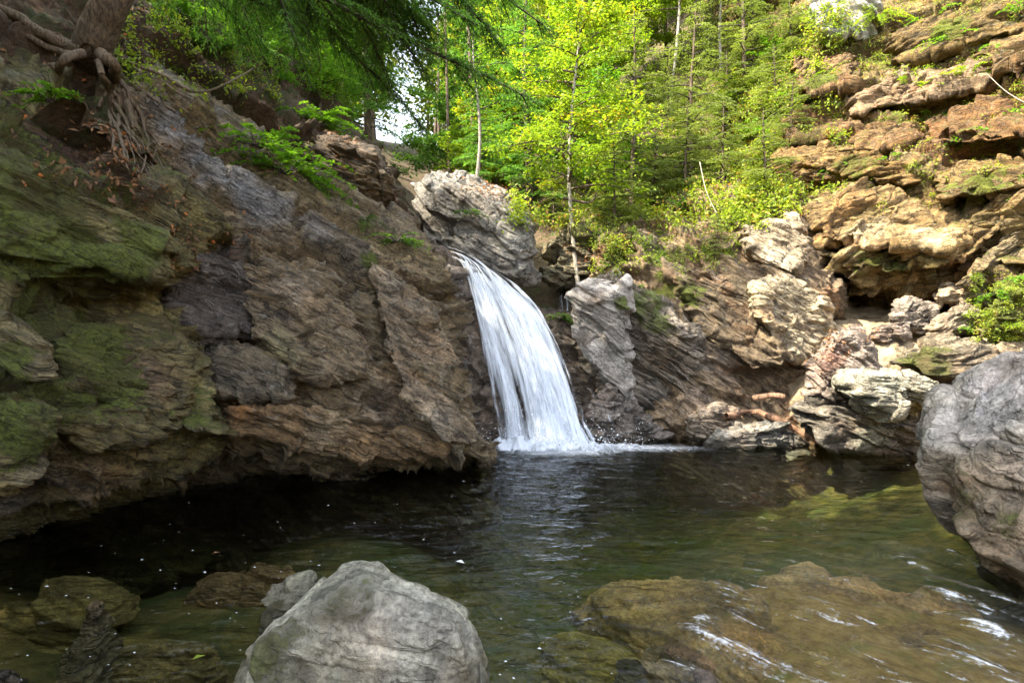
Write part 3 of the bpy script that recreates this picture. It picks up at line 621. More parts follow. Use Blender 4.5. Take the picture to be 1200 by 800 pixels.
R('boulder', [(945,440),(958,398),(985,372),(1010,378),(1032,412),(1038,440),(1012,452),(1002,478),(958,482)], 11.2, 1.2, .45, M_b, (.21, .17, .14),
  'upright pointed rock with red leaves on its left side, above the pool edge', bed=(.6, -.2, .75), res=110, amp=.8, size=.6, seed=61, spots=[(965, 410, .45, (.26, .10, .06), .55), (990, 450, .4, (.26, .22, .17), .6)])
R('boulder', [(982,445),(1010,428),(1050,428),(1085,440),(1106,460),(1100,482),(1060,490),(1030,484),(1000,472)], 10.45, 1.3, .45, M_b, (.27, .26, .20),
  'flat greenish grey layered slab between the upright rock and the huge right boulder', res=110, amp=.8, size=.6, seed=62, bed=(.25, -.1, .95), spots=[(1050, 480, .4, (.36, .32, .25), .5)])
R('boulder', [(916,478),(945,452),(1000,452),(1060,470),(1090,492),(1092,545),(1080,552),(990,520),(930,506)], 11.1, 1.6, .35, M_b, (.12, .105, .085),
  'dark undercut block below the flat greenish slab at the waterline', res=120, amp=.8, size=.8, seed=63, bed=(.35, -.1, .9), spots=[(1040, 500, .5, (.16, .16, .12), .8), (940, 480, .4, (.20, .17, .13), .7)], extra=[W(1000,12.2,-.6),W(1085,11.8,-.6)])
R('boulder', [(1028,426),(1045,404),(1090,395),(1150,400),(1200,400),(1260,410),(1250,455),(1180,475),(1100,470),(1050,442)], 12.0, 1.3, .4, M_b, (.16, .13, .085),
  'long low mossy ledge behind the huge right boulder', res=110, amp=.8, size=.7, seed=64, spots=[(1070, 430, .5, 'm', .8), (1120, 440, .4, 'm', .6), (1150, 410, .5, DK, .5)])
R('boulder', [(1040,373),(1049,356),(1066,348),(1095,358),(1099,376),(1080,389),(1050,382)], 13.0, .6, .3, M_b, (.20, .165, .13), 'rounded brown boulder, upper of two stacked beside the sandy shelf', res=90, amp=.8, size=.4, seed=65)
R('boulder', [(1019,396),(1027,381),(1045,375),(1062,380),(1066,395),(1052,406),(1030,406)], 12.6, .5, .25, M_b, (.17, .135, .11), 'small round dark boulder, lower of two stacked beside the sandy shelf', res=90, amp=.8, size=.35, seed=66)
R('boulder', [(1084,386),(1094,370),(1130,355),(1152,357),(1150,376),(1122,394),(1095,397)], 12.5, .6, .3, M_b, (.24, .19, .13), 'tan wedge shaped boulder with a slanting top above the mossy ledge', res=90, amp=.8, size=.4, seed=67, bed=(-.4, 0, .9))
R('boulder', [(1093,347),(1104,336),(1140,329),(1165,334),(1160,350),(1130,359),(1100,358)], 13.1, .6, .3, M_b, (.30, .24, .16), 'pale sunlit boulder at the top of the rock pile under the cliff', res=90, amp=.8, size=.4, seed=68)
R('boulder', [(1138,400),(1150,355),(1175,328),(1210,312),(1280,300),(1300,400),(1220,420)], 11.8, 1., .4, M_r2, (.20, .17, .07), 'moss covered sunlit mound at the right edge above the huge boulder', res=110, amp=.8, size=.5, seed=69, spots=[(1180, 350, .9, 'm', 1.), (1195, 390, .7, 'm', .9)])
R('boulder', [(1112,337),(1150,294),(1200,254),(1260,213),(1264,265),(1200,305),(1140,340)], 12.5, .9, .2, M_r2, (.22, .165, .085), 'long slab leaning up to the right against the sunlit cliff', res=90, amp=.8, size=.7, seed=70, bed=(-.6, -.2, .75))
R('boulder', [(952,12),(960,-15),(1020,-20),(1034,15),(1020,52),(985,60),(955,46)], 18.3, 1.5, .5, M_grey, (.36, .35, .33), 'light grey boulder jutting out at the top of the sunlit cliff', res=80, amp=.8, size=.8, seed=71, bed=(.5, -.2, .8))
R('boulder', [(798,506),(812,482),(848,471),(870,481),(858,505),(815,520)], 12.1, .7, .3, M_b, (.22, .175, .13), 'pointed pinkish brown rock at the waterline under the banded wall', res=70, amp=.8, size=.45, seed=72, bed=(.1, -.2, .95), extra=[W(810,12.4,-.5)])
R('boulder', [(828,516),(860,497),(912,494),(955,520),(952,531),(840,530)], 11.75, .8, .3, M_b, (.19, .18, .155), 'low flat wet rock at the waterline beneath the driftwood', res=80, amp=.8, size=.45, seed=73, extra=[W(840,12,-.5),W(950,12,-.5)])
R('boulder', [(-60,462),(15,458),(58,466),(82,490),(74,522),(55,556),(15,575),(-60,580)], 4.95, .8, .2, M_left, (.15, .12, .05),
  'mossy rounded block with a pale broken edge, bulging at the left border', bed=BED_L, p=20, res=110, amp=.5, size=.5, seed=75, spots=[(30, 490, .4, 'm', .8), (60, 540, .25, (.22, .19, .12), .7)])
R('boulder', [(-60,352),(0,352),(22,368),(12,392),(56,414),(52,448),(-10,455),(-60,455)], 5.1, .7, .15, M_left, (.17, .14, .07),
  'small jagged mossy block wedged above the rounded one at the left border', bed=BED_L, p=24, res=90, amp=.45, size=.4, seed=76, spots=[(10, 430, .3, 'm', .7)])
R('boulder', [(-60,800),(-30,782),(20,778),(42,792),(50,830),(-50,840)], 3.55, .3, .2, M_c, (.09, .07, .05), 'dark rock at the bottom left corner in the water', res=60, amp=.5, size=.25, seed=74, extra=[W(0,3.5,-.7)])

print('rocks done')
# ------------------------------------------------------------------ places on the built rock
_S = []
for _o in list(COL.objects):
    if _o.type == 'MESH':
        _n = len(_o.data.vertices); _a = np.empty(_n*3, np.float32); _o.data.vertices.foreach_get('co', _a)
        _b = np.empty(_n*3, np.float32); _o.data.vertices.foreach_get('normal', _b)
        _S.append((_a.reshape(-1, 3)+np.array(_o.location, np.float32), _b.reshape(-1, 3)))
SV = np.concatenate([a for a, b in _S]); SN = np.concatenate([b for a, b in _S])
_k = (SV[:, 1] > 2.5) & (SV[:, 1] < 45); SV = SV[_k]; SN = SN[_k]
SPX, SPY = proj(SV)
_cell = {}
_ord = np.argsort(-SV[:, 1]); _gx = np.floor(SPX/4).astype(int); _gy = np.floor(SPY/4).astype(int)
_ok = (_gx > -120) & (_gx < 460) & (_gy > -90) & (_gy < 260)
_G = np.full((600, 400), -1, np.int64); _o2 = _ord[_ok[_ord]]; _G[_gx[_o2]+130, _gy[_o2]+100] = _o2
def anchor(px, py, r=5.):
    a, b = int(px//4)+130, int(py//4)+100
    for k in range(0, 30):
        blk = _G[a-k:a+k+1, b-k:b+k+1]; h = blk[blk >= 0]
        if len(h): j = h[np.argmin(SV[h, 1])]; return SV[j].astype(float), SN[j].astype(float)
    return P(px, py, 15.), np.array([0, 0, 1.])

# ------------------------------------------------------------------ wood and leaves
def unit(v): 
    v = np.asarray(v, float); return v/np.maximum(np.linalg.norm(v, axis=-1, keepdims=True), 1e-9)
def spline(pts, m):
    pts = np.array(pts, float); return cr_mat(len(pts), m)@pts
class Wood:
    def __init__(s): s.V, s.F, s.n = [], [], 0
    def tube(s, path, r, k=6, lump=0., seed=0):
        path = np.asarray(path, float); m = len(path); r = np.broadcast_to(np.asarray(r, float), (m,))
        T = unit(np.gradient(path, axis=0))
        up = np.array([0, 0, 1.]) if abs(T[:, 2]).mean() < .8 else np.array([1., 0, 0])
        A = unit(np.cross(T, up)); B = np.cross(T, A)
        a = np.linspace(0, 2*math.pi, k, endpoint=False)
        ring = A[:, None]*np.cos(a)[None, :, None]+B[:, None]*np.sin(a)[None, :, None]
        rr = np.repeat(r[:, None], k, 1)
        if lump: 
            q = (path[:, None]*1.0+ring*.5*np.maximum(r[:, None, None], .05)*6).reshape(-1, 3)
            rr = rr*(1+lump*fbm(q*1.7+seed, 3).reshape(m, k))
        V = path[:, None]+ring*rr[:, :, None]
        V = np.concatenate([V.reshape(-1, 3), path[-1:]+T[-1:]*r[-1]])
        i = np.arange(m-1)[:, None]*k; j = np.arange(k)[None]; j2 = (j+1) % k
        F = np.stack([i+j, i+j2, i+k+j2, i+k+j], 2).reshape(-1, 4)
        e = (m-1)*k
        cap = np.stack([e+np.arange(k), e+(np.arange(k)+1) % k, np.full(k, m*k), np.full(k, m*k)], 1)
        s.V.append(V); s.F.append(F+s.n)
        s.caps = getattr(s, 'caps', []); s.caps.append(cap[:, :3]+s.n)
        s.n += len(V)
    def build(s, name, mat, parent=None, origin=None):
        return mesh_obj(name, np.concatenate(s.V), np.concatenate(s.F), mat, None, parent, origin=origin)
def leaves_geo(c, t, n, L, Wd, bend=.12):
    """one folded leaf blade per row: six points, two quads"""
    c, t, n = np.asarray(c), unit(t), np.asarray(n)
    b = unit(np.cross(n, t)); n = np.cross(t, b)
    L = np.broadcast_to(np.asarray(L, float), (len(c),))[:, None]; Wd = np.broadcast_to(np.asarray(Wd, float), (len(c),))[:, None]
    p0 = c; p1 = c+t*L*.5+b*Wd*.5+n*Wd*.12; p2 = c+t*L-n*L*bend; p3 = c+t*L*.5-b*Wd*.5+n*Wd*.12
    return np.stack([p0, p1, p2, p3], 1).reshape(-1, 3)
class Leaves:
    def __init__(s): s.V, s.T = [], []
    def add(s, c, t, n, L, Wd, tone):
        V = leaves_geo(c, t, n, L, Wd); s.V.append(V); s.T.append(np.repeat(np.broadcast_to(tone, (len(c),)), 4))
    def build(s, name, mat, parent=None, origin=None):
        V = np.concatenate(s.V); F = np.arange(len(V)).reshape(-1, 4)
        return mesh_obj(name, V, F, mat, {'tone': np.concatenate(s.T)}, parent, smooth=False, origin=origin)
def leaf_mat(name, a, b, dry=None, trans=.45, rough=.5):
    t = NT(name); tone = t.attr('tone')
    c = t.mix(t.map(tone, 0., 1., smooth=False), a, b)
    if dry: c = t.mix(t.map(tone, .93, .96), c, dry)
    bs = t.n('ShaderNodeBsdfPrincipled'); t.set(bs.inputs['Base Color'], c); bs.inputs['Roughness'].default_value = rough
    tr = t.n('ShaderNodeBsdfTranslucent'); t.set(tr.inputs[0], t.mix(1., c, (1.25, 1.25, .6), 'MULTIPLY'))
    m = t.n('ShaderNodeMixShader'); m.inputs[0].default_value = trans
    t.t.links.new(bs.outputs[0], m.inputs[1]); t.t.links.new(tr.outputs[0], m.inputs[2]); t.t.links.new(m.outputs[0], t.out.inputs[0])
    return t.m
def bark_mat(name, a, b, sc=1.):
    t = NT(name); tc = t.n('ShaderNodeNewGeometry').outputs['Position']
    mp = t.n('ShaderNodeMapping'); t.set(mp.inputs[0], tc); mp.inputs['Scale'].default_value = (26*sc, 26*sc, 5*sc)
    f = t.noise(mp.outputs[0], 1., 7, .65, .3); g = t.noise(tc, 4, 5, .6)
    c = t.mix(t.map(f, .35, .65), a, b); c = t.mix(t.map(g, .55, .75, 0, .6), c, (.05, .06, .02))
    bs = t.n('ShaderNodeBsdfPrincipled'); t.set(bs.inputs['Base Color'], c); bs.inputs['Roughness'].default_value = .9
    t.set(bs.inputs['Normal'], t.bump(f, 1., .03/sc)); t.t.links.new(bs.outputs[0], t.out.inputs[0]); return t.m
L_hem = leaf_mat('hemlock_needles', (.065, .18, .035), (.18, .35, .07), trans=.55)
L_hem2 = leaf_mat('pale_hemlock_needles', (.13, .19, .05), (.30, .36, .10), trans=.45)
L_yel = leaf_mat('yellow_green_leaves', (.15, .27, .02), (.36, .46, .035), (.45, .36, .03), trans=.5)
L_grn = leaf_mat('green_leaves', (.045, .13, .018), (.13, .26, .03), (.30, .26, .04), trans=.5)
L_brt = leaf_mat('bright_leaves', (.10, .26, .02), (.24, .44, .035), trans=.5)
L_fal = leaf_mat('fallen_leaves', (.10, .055, .03), (.33, .17, .075), (.50, .16, .04), trans=.1, rough=.7)
B_hem = bark_mat('hemlock_bark', (.045, .032, .022), (.16, .115, .075))
B_pale = bark_mat('pale_bark', (.16, .14, .11), (.42, .39, .33), 1.5)
B_dark = bark_mat('dark_twigs', (.03, .024, .018), (.085, .065, .05))
B_root = bark_mat('root_bark', (.06, .042, .028), (.19, .135, .085), 1.3)
B_drift = bark_mat('driftwood', (.13, .075, .045), (.36, .20, .12), .8)

def spray(W_, Lv, path, spread, step, L, Wd, tone, rng, droop=.25, subn=None, twig_r=.004, density=1.):
    """flat hemlock spray: side twigs both ways along a limb path, each set with short needle tufts"""
    m = len(path); T = unit(np.gradient(path, axis=0)); seg = np.linalg.norm(np.diff(path, axis=0), axis=1); tot = seg.sum()
    n = max(4, int(tot/step))
    for k in range(n):
        s = .12+.88*(k+rng.uniform(-.3, .3))/n; s = min(max(s, .05), .999)
        i = s*(m-1); i0 = min(int(i), m-2); p = path[i0]+(path[i0+1]-path[i0])*(i-i0); t = T[i0]
        h = unit(np.array([-t[1], t[0], 0])+1e-6)
        for side in (-1, 1):
            if rng.random() > .92*density: continue
            ln = spread*(1-s)**.7*rng.uniform(.6, 1.15)+.10
            d = unit(t*.75+h*side*rng.uniform(.6, 1.1)+np.array([0, 0, rng.uniform(-.15, .12)]))
            q = np.linspace(0, 1, 5)[:, None]
            tw = p+d*q*ln+np.array([0, 0, -1.])*q**2*ln*droop*rng.uniform(.6, 1.6)
            if twig_r: W_.tube(tw, np.linspace(twig_r, twig_r*.3, 5), 3)
            nl = max(4, int(ln/(L*.30)))
            u = rng.uniform(.03, 1, nl)
            c = p+d*u[:, None]*ln+np.array([0, 0, -1.])*(u**2*ln*droop)[:, None]
            sg = np.where(rng.random(nl) < .5, -1., 1.)[:, None]
            b = np.cross(d, [0, 0, 1.])
            off = rng.uniform(.25, 1.3, (nl, 1))
            tt = unit(d*.8+b*sg*off+np.stack([rng.normal(0, .12, nl), rng.normal(0, .12, nl), rng.normal(-.12, .22, nl)], 1))
            w = (1-u)*.7+.5
            nn = unit(np.stack([rng.normal(0, .35, nl), rng.normal(0, .35, nl), np.ones(nl)], 1))
            Lv.add(c, tt, nn, L*w*rng.uniform(.7, 1.3, nl), Wd*rng.uniform(.7, 1.2, nl), np.clip(tone+rng.normal(0, .18, nl), 0, 1))

def conifer(seed, H, base_r, crown0, width, L, Wd, step, bark, leaf, nwh=26, droop=.3, lean=(0, 0)):
    r = np.random.default_rng(seed)
    z = np.linspace(0, 1, 14)
    tp = np.stack([lean[0]*z**1.4*H+.04*H*.3*np.sin(z*5+seed), lean[1]*z**1.4*H+.03*H*.3*np.cos(z*4+seed), z*H-.3], 1)
    tr = Wood(); tr.tube(tp, base_r*(1-z)**.9+.012, 9, .12, seed)
    lb = Wood(); lv = Leaves()
    for k in range(nwh):
        s = crown0+(1-crown0)*(k+r.uniform(-.3, .3))/nwh; s = min(max(s, .05), .99)
        i = s*13; i0 = min(int(i), 12); p = tp[i0]+(tp[i0+1]-tp[i0])*(i-i0)
        for a in np.arange(r.integers(2, 4))*2.3+r.uniform(0, 6.28):
            ln = width*(1-s)**.65*r.uniform(.55, 1.2)+.25
            d = np.array([math.cos(a), math.sin(a), r.uniform(-.05, .35)])
            q = np.linspace(0, 1, 7)[:, None]
            path = p+d*q*ln+np.array([0, 0, -1.])*q**2*ln*droop*r.uniform(.7, 1.5)+np.cross(d, [0, 0, 1])*np.sin(q*3)*ln*r.uniform(-.12, .12)
            lb.tube(path, np.linspace(.012+.012*ln, .004, 7), 4)
            spray(lb, lv, path, ln*.42, step, L, Wd, r.uniform(.2, .8), r, twig_r=0)
    return tr, lb, lv
def broadleaf(seed, H, base_r, crown0, width, L, Wd, nb, bark, leaf, per=26, lean=(0, 0), flat=.55, top=.55):
    r = np.random.default_rng(seed)
    z = np.linspace(0, 1, 14)
    tp = np.stack([lean[0]*z**1.3*H+.02*H*np.sin(z*6+seed), lean[1]*z**1.3*H+.02*H*np.cos(z*5+seed), z*H-.3], 1)
    tr = Wood(); tr.tube(tp, base_r*(1-z)**.8+.012, 9, .08, seed)
    lb = Wood(); lv = Leaves()
    for k in range(nb):
        s = crown0+(1-crown0)*(k+r.uniform(0, 1))/nb; s = min(s, .99)
        i = s*13; i0 = min(int(i), 12); p = tp[i0]+(tp[i0+1]-tp[i0])*(i-i0)
        a = k*2.4+r.uniform(-.6, .6)
        ln = width*(.35+.65*math.sin(math.pi*min(1., (s-crown0)/(1-crown0)*(1-top)+top*.6+.1)))*r.uniform(.55, 1.2)*(1.15-.75*s)
        d = unit(np.array([math.cos(a), math.sin(a), r.uniform(.2, .8)]))
        q = np.linspace(0, 1, 7)[:, None]
        path = p+d*q*ln+np.array([0, 0, -1.])*q**2*ln*r.uniform(.1, .45)+np.cross(d, [0, 0, 1])*np.sin(q*3.3)*ln*r.uniform(-.15, .15)
        lb.tube(path, np.linspace(.010+.014*ln, .004, 7), 4)
        tone0 = r.uniform(.15, .85)
        nt = max(3, int(ln/.16))
        for j in range(nt):
            u = r.uniform(.2, 1.); i = u*6; i1 = min(int(i), 5); p1 = path[i1]+(path[i1+1]-path[i1])*(i-i1)
            d1 = unit(d*.6+np.array([r.normal(0, .7), r.normal(0, .7), r.normal(0, .25)])); l1 = ln*.33*r.uniform(.5, 1.2)*(1.2-u*.5)+.12
            lb.tube(p1+d1*np.linspace(0, 1, 4)[:, None]*l1, np.linspace(.006, .002, 4), 3)
            nl = max(5, int(per*l1/(.35+.2*l1)*r.uniform(.6, 1.3)))
            v = r.uniform(.1, 1.08, nl)[:, None]
            c = p1+d1*v*l1+r.normal(0, 1, (nl, 3))*np.array([.13, .13, .05])*(.4+l1*.6)
            t = unit(d1*.5+np.stack([r.normal(0, .8, nl), r.normal(0, .8, nl), r.normal(-.25, .3, nl)], 1))
            nn = unit(np.stack([r.normal(0, flat, nl), r.normal(0, flat, nl), np.ones(nl)], 1))
            lv.add(c, t, nn, L*r.uniform(.65, 1.25, nl), Wd*r.uniform(.7, 1.2, nl), np.clip(tone0+r.normal(0, .2, nl), 0, 1))
    return tr, lb, lv
Z0 = np.zeros(3)
def tree_obj(name, parts, bark, leaf):
    e = empty(name, Z0)
    tr = parts[0].build('trunk', bark, e); 
    parts[1].build('limb', B_dark if bark is not B_pale else B_hem, e); parts[2].build('foliage', leaf, e)
    return e
def dup(e):
    c = e.copy(); COL.objects.link(c)
    for ch in e.children:
        d = ch.copy(); COL.objects.link(d); d.parent = c
        for g in ch.children:
            h = g.copy(); COL.objects.link(h); h.parent = d
    return c
def stand(e, px, Y, sc=1., rz=0., z=None):
    x = (px-HX)/FPX*Y
    if z is None: z = float(ground_z(np.array([x]), np.array([float(Y)]))[0])
    e.location = (x, Y, z); e.scale = (sc, sc, sc*1.0); e.rotation_euler = (0, 0, rz)

# prototypes
kinds = {
 'hemlock': lambda: tree_obj('hemlock_tree', conifer(11, 11., .17, .14, 2.9, .17, .045, .16, None, None, 30), B_hem, L_hem),
 'hemlock_b': lambda: tree_obj('hemlock_tree', conifer(12, 8., .11, .08, 2.1, .14, .036, .13, None, None, 26), B_hem, L_hem2),
 'sapling': lambda: tree_obj('hemlock_sapling', conifer(13, 3.2, .04, .05, 1.25, .085, .024, .085, None, None, 17, .2), B_hem, L_hem2),
 'yellow': lambda: tree_obj('maple_tree', broadleaf(21, 11.5, .06, .38, 2.6, .12, .075, 70, None, None, 20, top=.4), B_pale, L_yel),
 'yellow_b': lambda: tree_obj('maple_tree', broadleaf(22, 12., .13, .2, 3.4, .17, .12, 64, None, None, 24), B_hem, L_yel),
 'green': lambda: tree_obj('beech_tree', broadleaf(23, 11., .14, .18, 3.2, .17, .10, 64, None, None, 24), B_pale, L_grn),
 'green_b': lambda: tree_obj('beech_tree', broadleaf(24, 7., .06, .12, 2.0, .13, .08, 50, None, None, 24), B_hem, L_brt)}
proto = {}
def tree(kind, px, Y, sc, rz, label, cat='tree', group=None, z=None):
    if kind not in proto: e = proto[kind] = kinds[kind]()
    else: e = dup(proto[kind])
    stand(e, px, Y, sc, rz, z); tag(e, label, cat, group); return e
GB = 'trees rising behind the gorge'
for a in [
 ('yellow', 676, 15.7, 1., 0., 'slim yellow green maple with a thin pale trunk, standing right above the waterfall', None),
 ('hemlock', 560, 17.2, .62, .5, 'dark green hemlock directly above the grey boulder at the waterfall lip', None),
 ('hemlock', 432, 21, .8, 2., 'dark hemlock just left of the bright sky gap', None),
 ('hemlock', 618, 21, .9, 3.3, 'dark hemlock between the sky gap and the slim yellow maple, a step farther back', None),
 ('hemlock_b', 742, 18.5, .95, 1., 'pale green hemlock on the slope right behind the slim yellow maple', None),
 ('hemlock_b', 812, 19, .9, 2.4, 'pale green hemlock halfway along the slope, midway between the yellow maple and the sunlit cliff', None),
 ('hemlock_b', 872, 20.5, .9, 4., 'pale green hemlock next to the left rim of the sunlit cliff', None),
 ('yellow_b', 640, 25, .9, 0., 'tall yellow maple behind the dark hemlocks in the middle of the picture', None),
 ('yellow_b', 745, 25, .95, 2., 'tall yellow maple at the top edge above the pale hemlock on the slope', None),
 ('yellow_b', 835, 27, .9, 4., 'tall yellow green maple at the top edge close to the light grey boulder', None),
 ('yellow_b', 700, 22.5, .75, 1.2, 'yellow maple behind the slim yellow maple, to its right and higher up'),
 ('yellow', 790, 21.5, .95, 3., 'yellow green maple standing among the pale hemlocks on the slope'),
 ('yellow', 850, 22.5, .9, 4.4, 'yellow green maple at the top of the slope near the sunlit cliff rim'),
 ('yellow_b', 585, 24, .8, 5.2, 'yellow maple at the top edge left of the slim yellow maple'),
 ('yellow_b', 905, 25.5, .75, .4, 'yellow maple at the top edge above the light grey boulder'),
 ('green', 545, 27, .95, 1., 'tall light green beech at the top centre behind the dark hemlock', None),
 ('green', 345, 19.5, .72, 0., 'green beech with a bare pale trunk behind the dark square block', None),
 ('green', 386, 23, .8, 2., 'green beech with a pale trunk right of another, left of the sky gap', None),
 ('green', 300, 17.6, .65, 4., 'green beech rising above the dark leafy bank at the upper left', None),
 ('green_b', 178, 12.8, .5, .5, 'small bright beech at the top edge just right of the leaning hemlock trunk'),
 ('green_b', 225, 13.6, .6, 2.5, 'bright beech at the top edge over the middle of the dark bank'),
 ('green_b', 318, 14.6, .6, 3.6, 'bright beech above the leafy shrubs of the ledge'),
 ('green_b', 372, 16.4, .62, 5., 'bright beech standing right behind the dark square block'),
 ('green_b', 262, 15.4, .7, 1., 'small bright green beech leaning over the dark bank right of the rooted tree', None),
 ('green_b', 402, 18.6, .55, 3., 'small bright green beech just behind the dark square block, near the sky gap', None),
 ('green_b', 705, 20, .8, 5., 'bright green beech in the dip behind the slim yellow maple trunk', None),
 ('green_b', 925, 23.5, .8, 2., 'bright green beech on the rim of the sunlit cliff beside the light grey boulder', None)]:
    k, px, Y, sc, rz, lab = a[:6]
    tree(k, px, Y, sc, rz, lab, 'tree', GB)
GS = 'hemlock saplings on the slope'
for px, py, sc, rz, lab in [
 (650, 262, .75, 0., 'hemlock sapling in the hollow left of the slim yellow maple trunk'),
 (718, 262, .85, 1., 'hemlock sapling right of the slim yellow maple trunk, over the red leafed rock'),
 (765, 245, .85, 2., 'hemlock sapling rooted on top of the banded wall at its left end'),
 (800, 215, .9, 3., 'hemlock sapling on top of the banded wall at its middle'),
 (846, 215, .85, 4., 'hemlock sapling at the head of the banded wall beside the sunlit cliff'),
 (893, 215, .7, 5., 'hemlock sapling growing from the left foot of the sunlit cliff'),
 (905, 130, .75, .6, 'hemlock sapling clinging midway up the left rim of the sunlit cliff'),
 (838, 300, .42, 1.6, 'low pale feathery hemlock bush hanging on the banded wall'),
 (925, 175, .7, 3.1, 'hemlock sapling at the left edge of the sunlit cliff, level with its middle'),
 (880, 75, .9, 4.4, 'hemlock sapling high up just left of the light grey boulder'),
 (925, 60, .7, 5.5, 'hemlock sapling directly under the light grey boulder'),
 (845, 140, .9, .9, 'hemlock sapling on the upper slope between yellow shrubs'),
 (820, 75, 1., 2.2, 'hemlock sapling near the top of the slope below the tall yellow maples'),
 (700, 200, 1., 4.9, 'hemlock sapling farther up the slope behind the slim yellow maple'),
 (780, 130, .9, 2.7, 'hemlock sapling high on the steep slope under the yellow maples')]:
    c, n = anchor(px, py)
    e = tree('sapling', px, c[1], sc, rz, lab, 'sapling', GS, c[2]-.05); e.location = tuple(c)
# thin birch on the boulder
def birch(px, py, H, seed, lab, lean):
    c, n = anchor(px, py)
    e = empty('birch_sapling', c); r = np.random.default_rng(seed)
    tr, lb, lv = broadleaf(seed, H, .035, .45, 1.0, .10, .065, 22, None, None, 16, lean)
    for w_, nm, m in ((tr, 'trunk', B_pale), (lb, 'limb', B_dark), (lv, 'foliage', L_grn)):
        o = w_.build(nm, m, e, origin=Z0)
    tag(e, lab, 'sapling')
birch(558, 205, 4.2, 31, 'very thin pale birch stem standing on the grey boulder above the waterfall lip', (.0, 0))
birch(580, 212, 3.2, 32, 'second thin birch stem right of a paler one on the grey boulder', (.02, 0))

# hemlock with bare roots over the left bank: its limbs hang into the picture
base = P(108, 62, 7.9)
e = empty('hemlock_tree', base)
tag(e, 'leaning hemlock with thick exposed roots clutching the left bank, limbs hanging over the gorge', 'tree')
tr = Wood(); tp = spline([P(112,84,8.5), P(108,58,8.05), P(120,25,7.9), P(140,-15,7.8), base+[.9,.1,2.6], base+[1.0,.3,5.5], base+[1.2,.5,9.5], base+[1.3,.6,13.]], 50)
rr = np.interp(np.linspace(0, 1, 50), [0, .05, .15, .3, .6, 1], [.12, .23, .25, .23, .18, .02])
tr.tube(tp, rr, 22, .14, 2); tr.build('trunk', B_hem, e)
def rooted(pts, r0, r1, lift=.02):
    q = []
    for p in pts:
        if len(p) == 3: q.append(P(*p))
        else:
            c, n = anchor(*p); q.append(c+unit(n)*lift+np.array([0, -.03, 0]))
    path = spline(q, 26); path += np.stack([fbm(path*3+k*9, 2)*r0*.7 for k in range(3)], 1)
    w_ = Wood(); w_.tube(path, np.linspace(r0, r1, 26), 8, .25, r0*99); w_.build('root', B_root, e)
rooted([(104,60,7.75),(80,52),(52,42),(22,22),(-20,8)], .10, .06)
rooted([(98,66,7.75),(72,62),(48,52),(22,32),(-20,18)], .06, .035)
rooted([(96,62,7.6),(82,66,7.45),(73,74,7.35),(70,88),(68,108)], .07, .03)
rooted([(118,60,7.7),(128,76,7.6),(140,98),(148,122),(152,150)], .09, .03)
rooted([(122,66,7.75),(136,84),(152,112),(166,140),(178,178)], .055, .015)
rooted([(112,72,7.6),(122,90,7.5),(126,105),(118,124)], .05, .02)
rooted([(128,70,7.8),(148,92),(176,110),(204,130)], .05, .02)
for k in range(22):
    x0 = rng.uniform(128, 160); y0 = rng.uniform(105, 135)
    rooted([(x0, y0), (x0+rng.uniform(2, 12), y0+rng.uniform(20, 30)), (x0+rng.uniform(6, 30), y0+rng.uniform(45, 60)), (x0+rng.uniform(15, 55), y0+rng.uniform(65, 95))], rng.uniform(.014, .03), .006, .03)
lv = Leaves(); lr = np.random.default_rng(5)
def limb(pts, r0, spread, step=.11, L=.085, Wd=.022, tone=.4, n=22, droop=.35):
    path = spline(pts, n); lb = Wood()
    lb.tube(path, np.linspace(r0, .006, n), 6, .1)
    spray(lb, lv, path, spread, step, L, Wd, tone, lr, droop)
    # second order branches
    for s in np.linspace(.22, .92, 7):
        i = int(s*(n-1)); t = unit(path[min(i+1, n-1)]-path[i-1]); h = np.array([-t[1], t[0], 0])
        for sg in (-1, 1):
            ln = spread*1.5*(1.1-s)*lr.uniform(.6, 1.2); d = unit(t+h*sg*lr.uniform(.5, 1.2))
            q = np.linspace(0, 1, 7)[:, None]
            pb = path[i]+d*q*ln+np.array([0, 0, -1.])*q**2*ln*droop*lr.uniform(.7, 1.7)
            lb.tube(pb, np.linspace(r0*.35, .004, 7), 4)
            spray(lb, lv, pb, ln*.42, step*.9, L, Wd, np.clip(tone+lr.normal(0, .15), 0, 1), lr, droop)
    lb.build('limb', B_dark, e)
limb([base+[.9,.2,4.4], P(300,-60,8.2), P(400,8,8.6), P(500,58,9.), P(575,92,9.3), P(632,122,9.5)], .05, 1.15)
limb([base+[.9,.2,3.6], P(270,-70,8.6), P(340,-20,9.2), P(410,60,9.6), P(460,108,10.), P(505,160,10.2)], .045, 1.1)
limb([base+[.8,.1,3.0], P(250,-40,8.8), P(320,10,9.4), P(375,14,9.9), P(440,22,10.4)], .04, .9)
limb([base+[.9,.2,5.4], P(400,-90,9.), P(500,-50,9.5), P(580,-10,10.), P(650,40,10.3)], .045, 1.1, tone=.5)
limb([base+[.9,.2,5.0], P(380,-110,8.2), P(440,-50,8.4), P(500,-5,8.6), P(560,30,8.8)], .04, 1.0, tone=.35)
limb([base+[.8,.2,2.8], P(230,-30,9.6), P(275,20,10.2), P(300,50,10.6), P(335,70,11)], .03, .8, tone=.55)
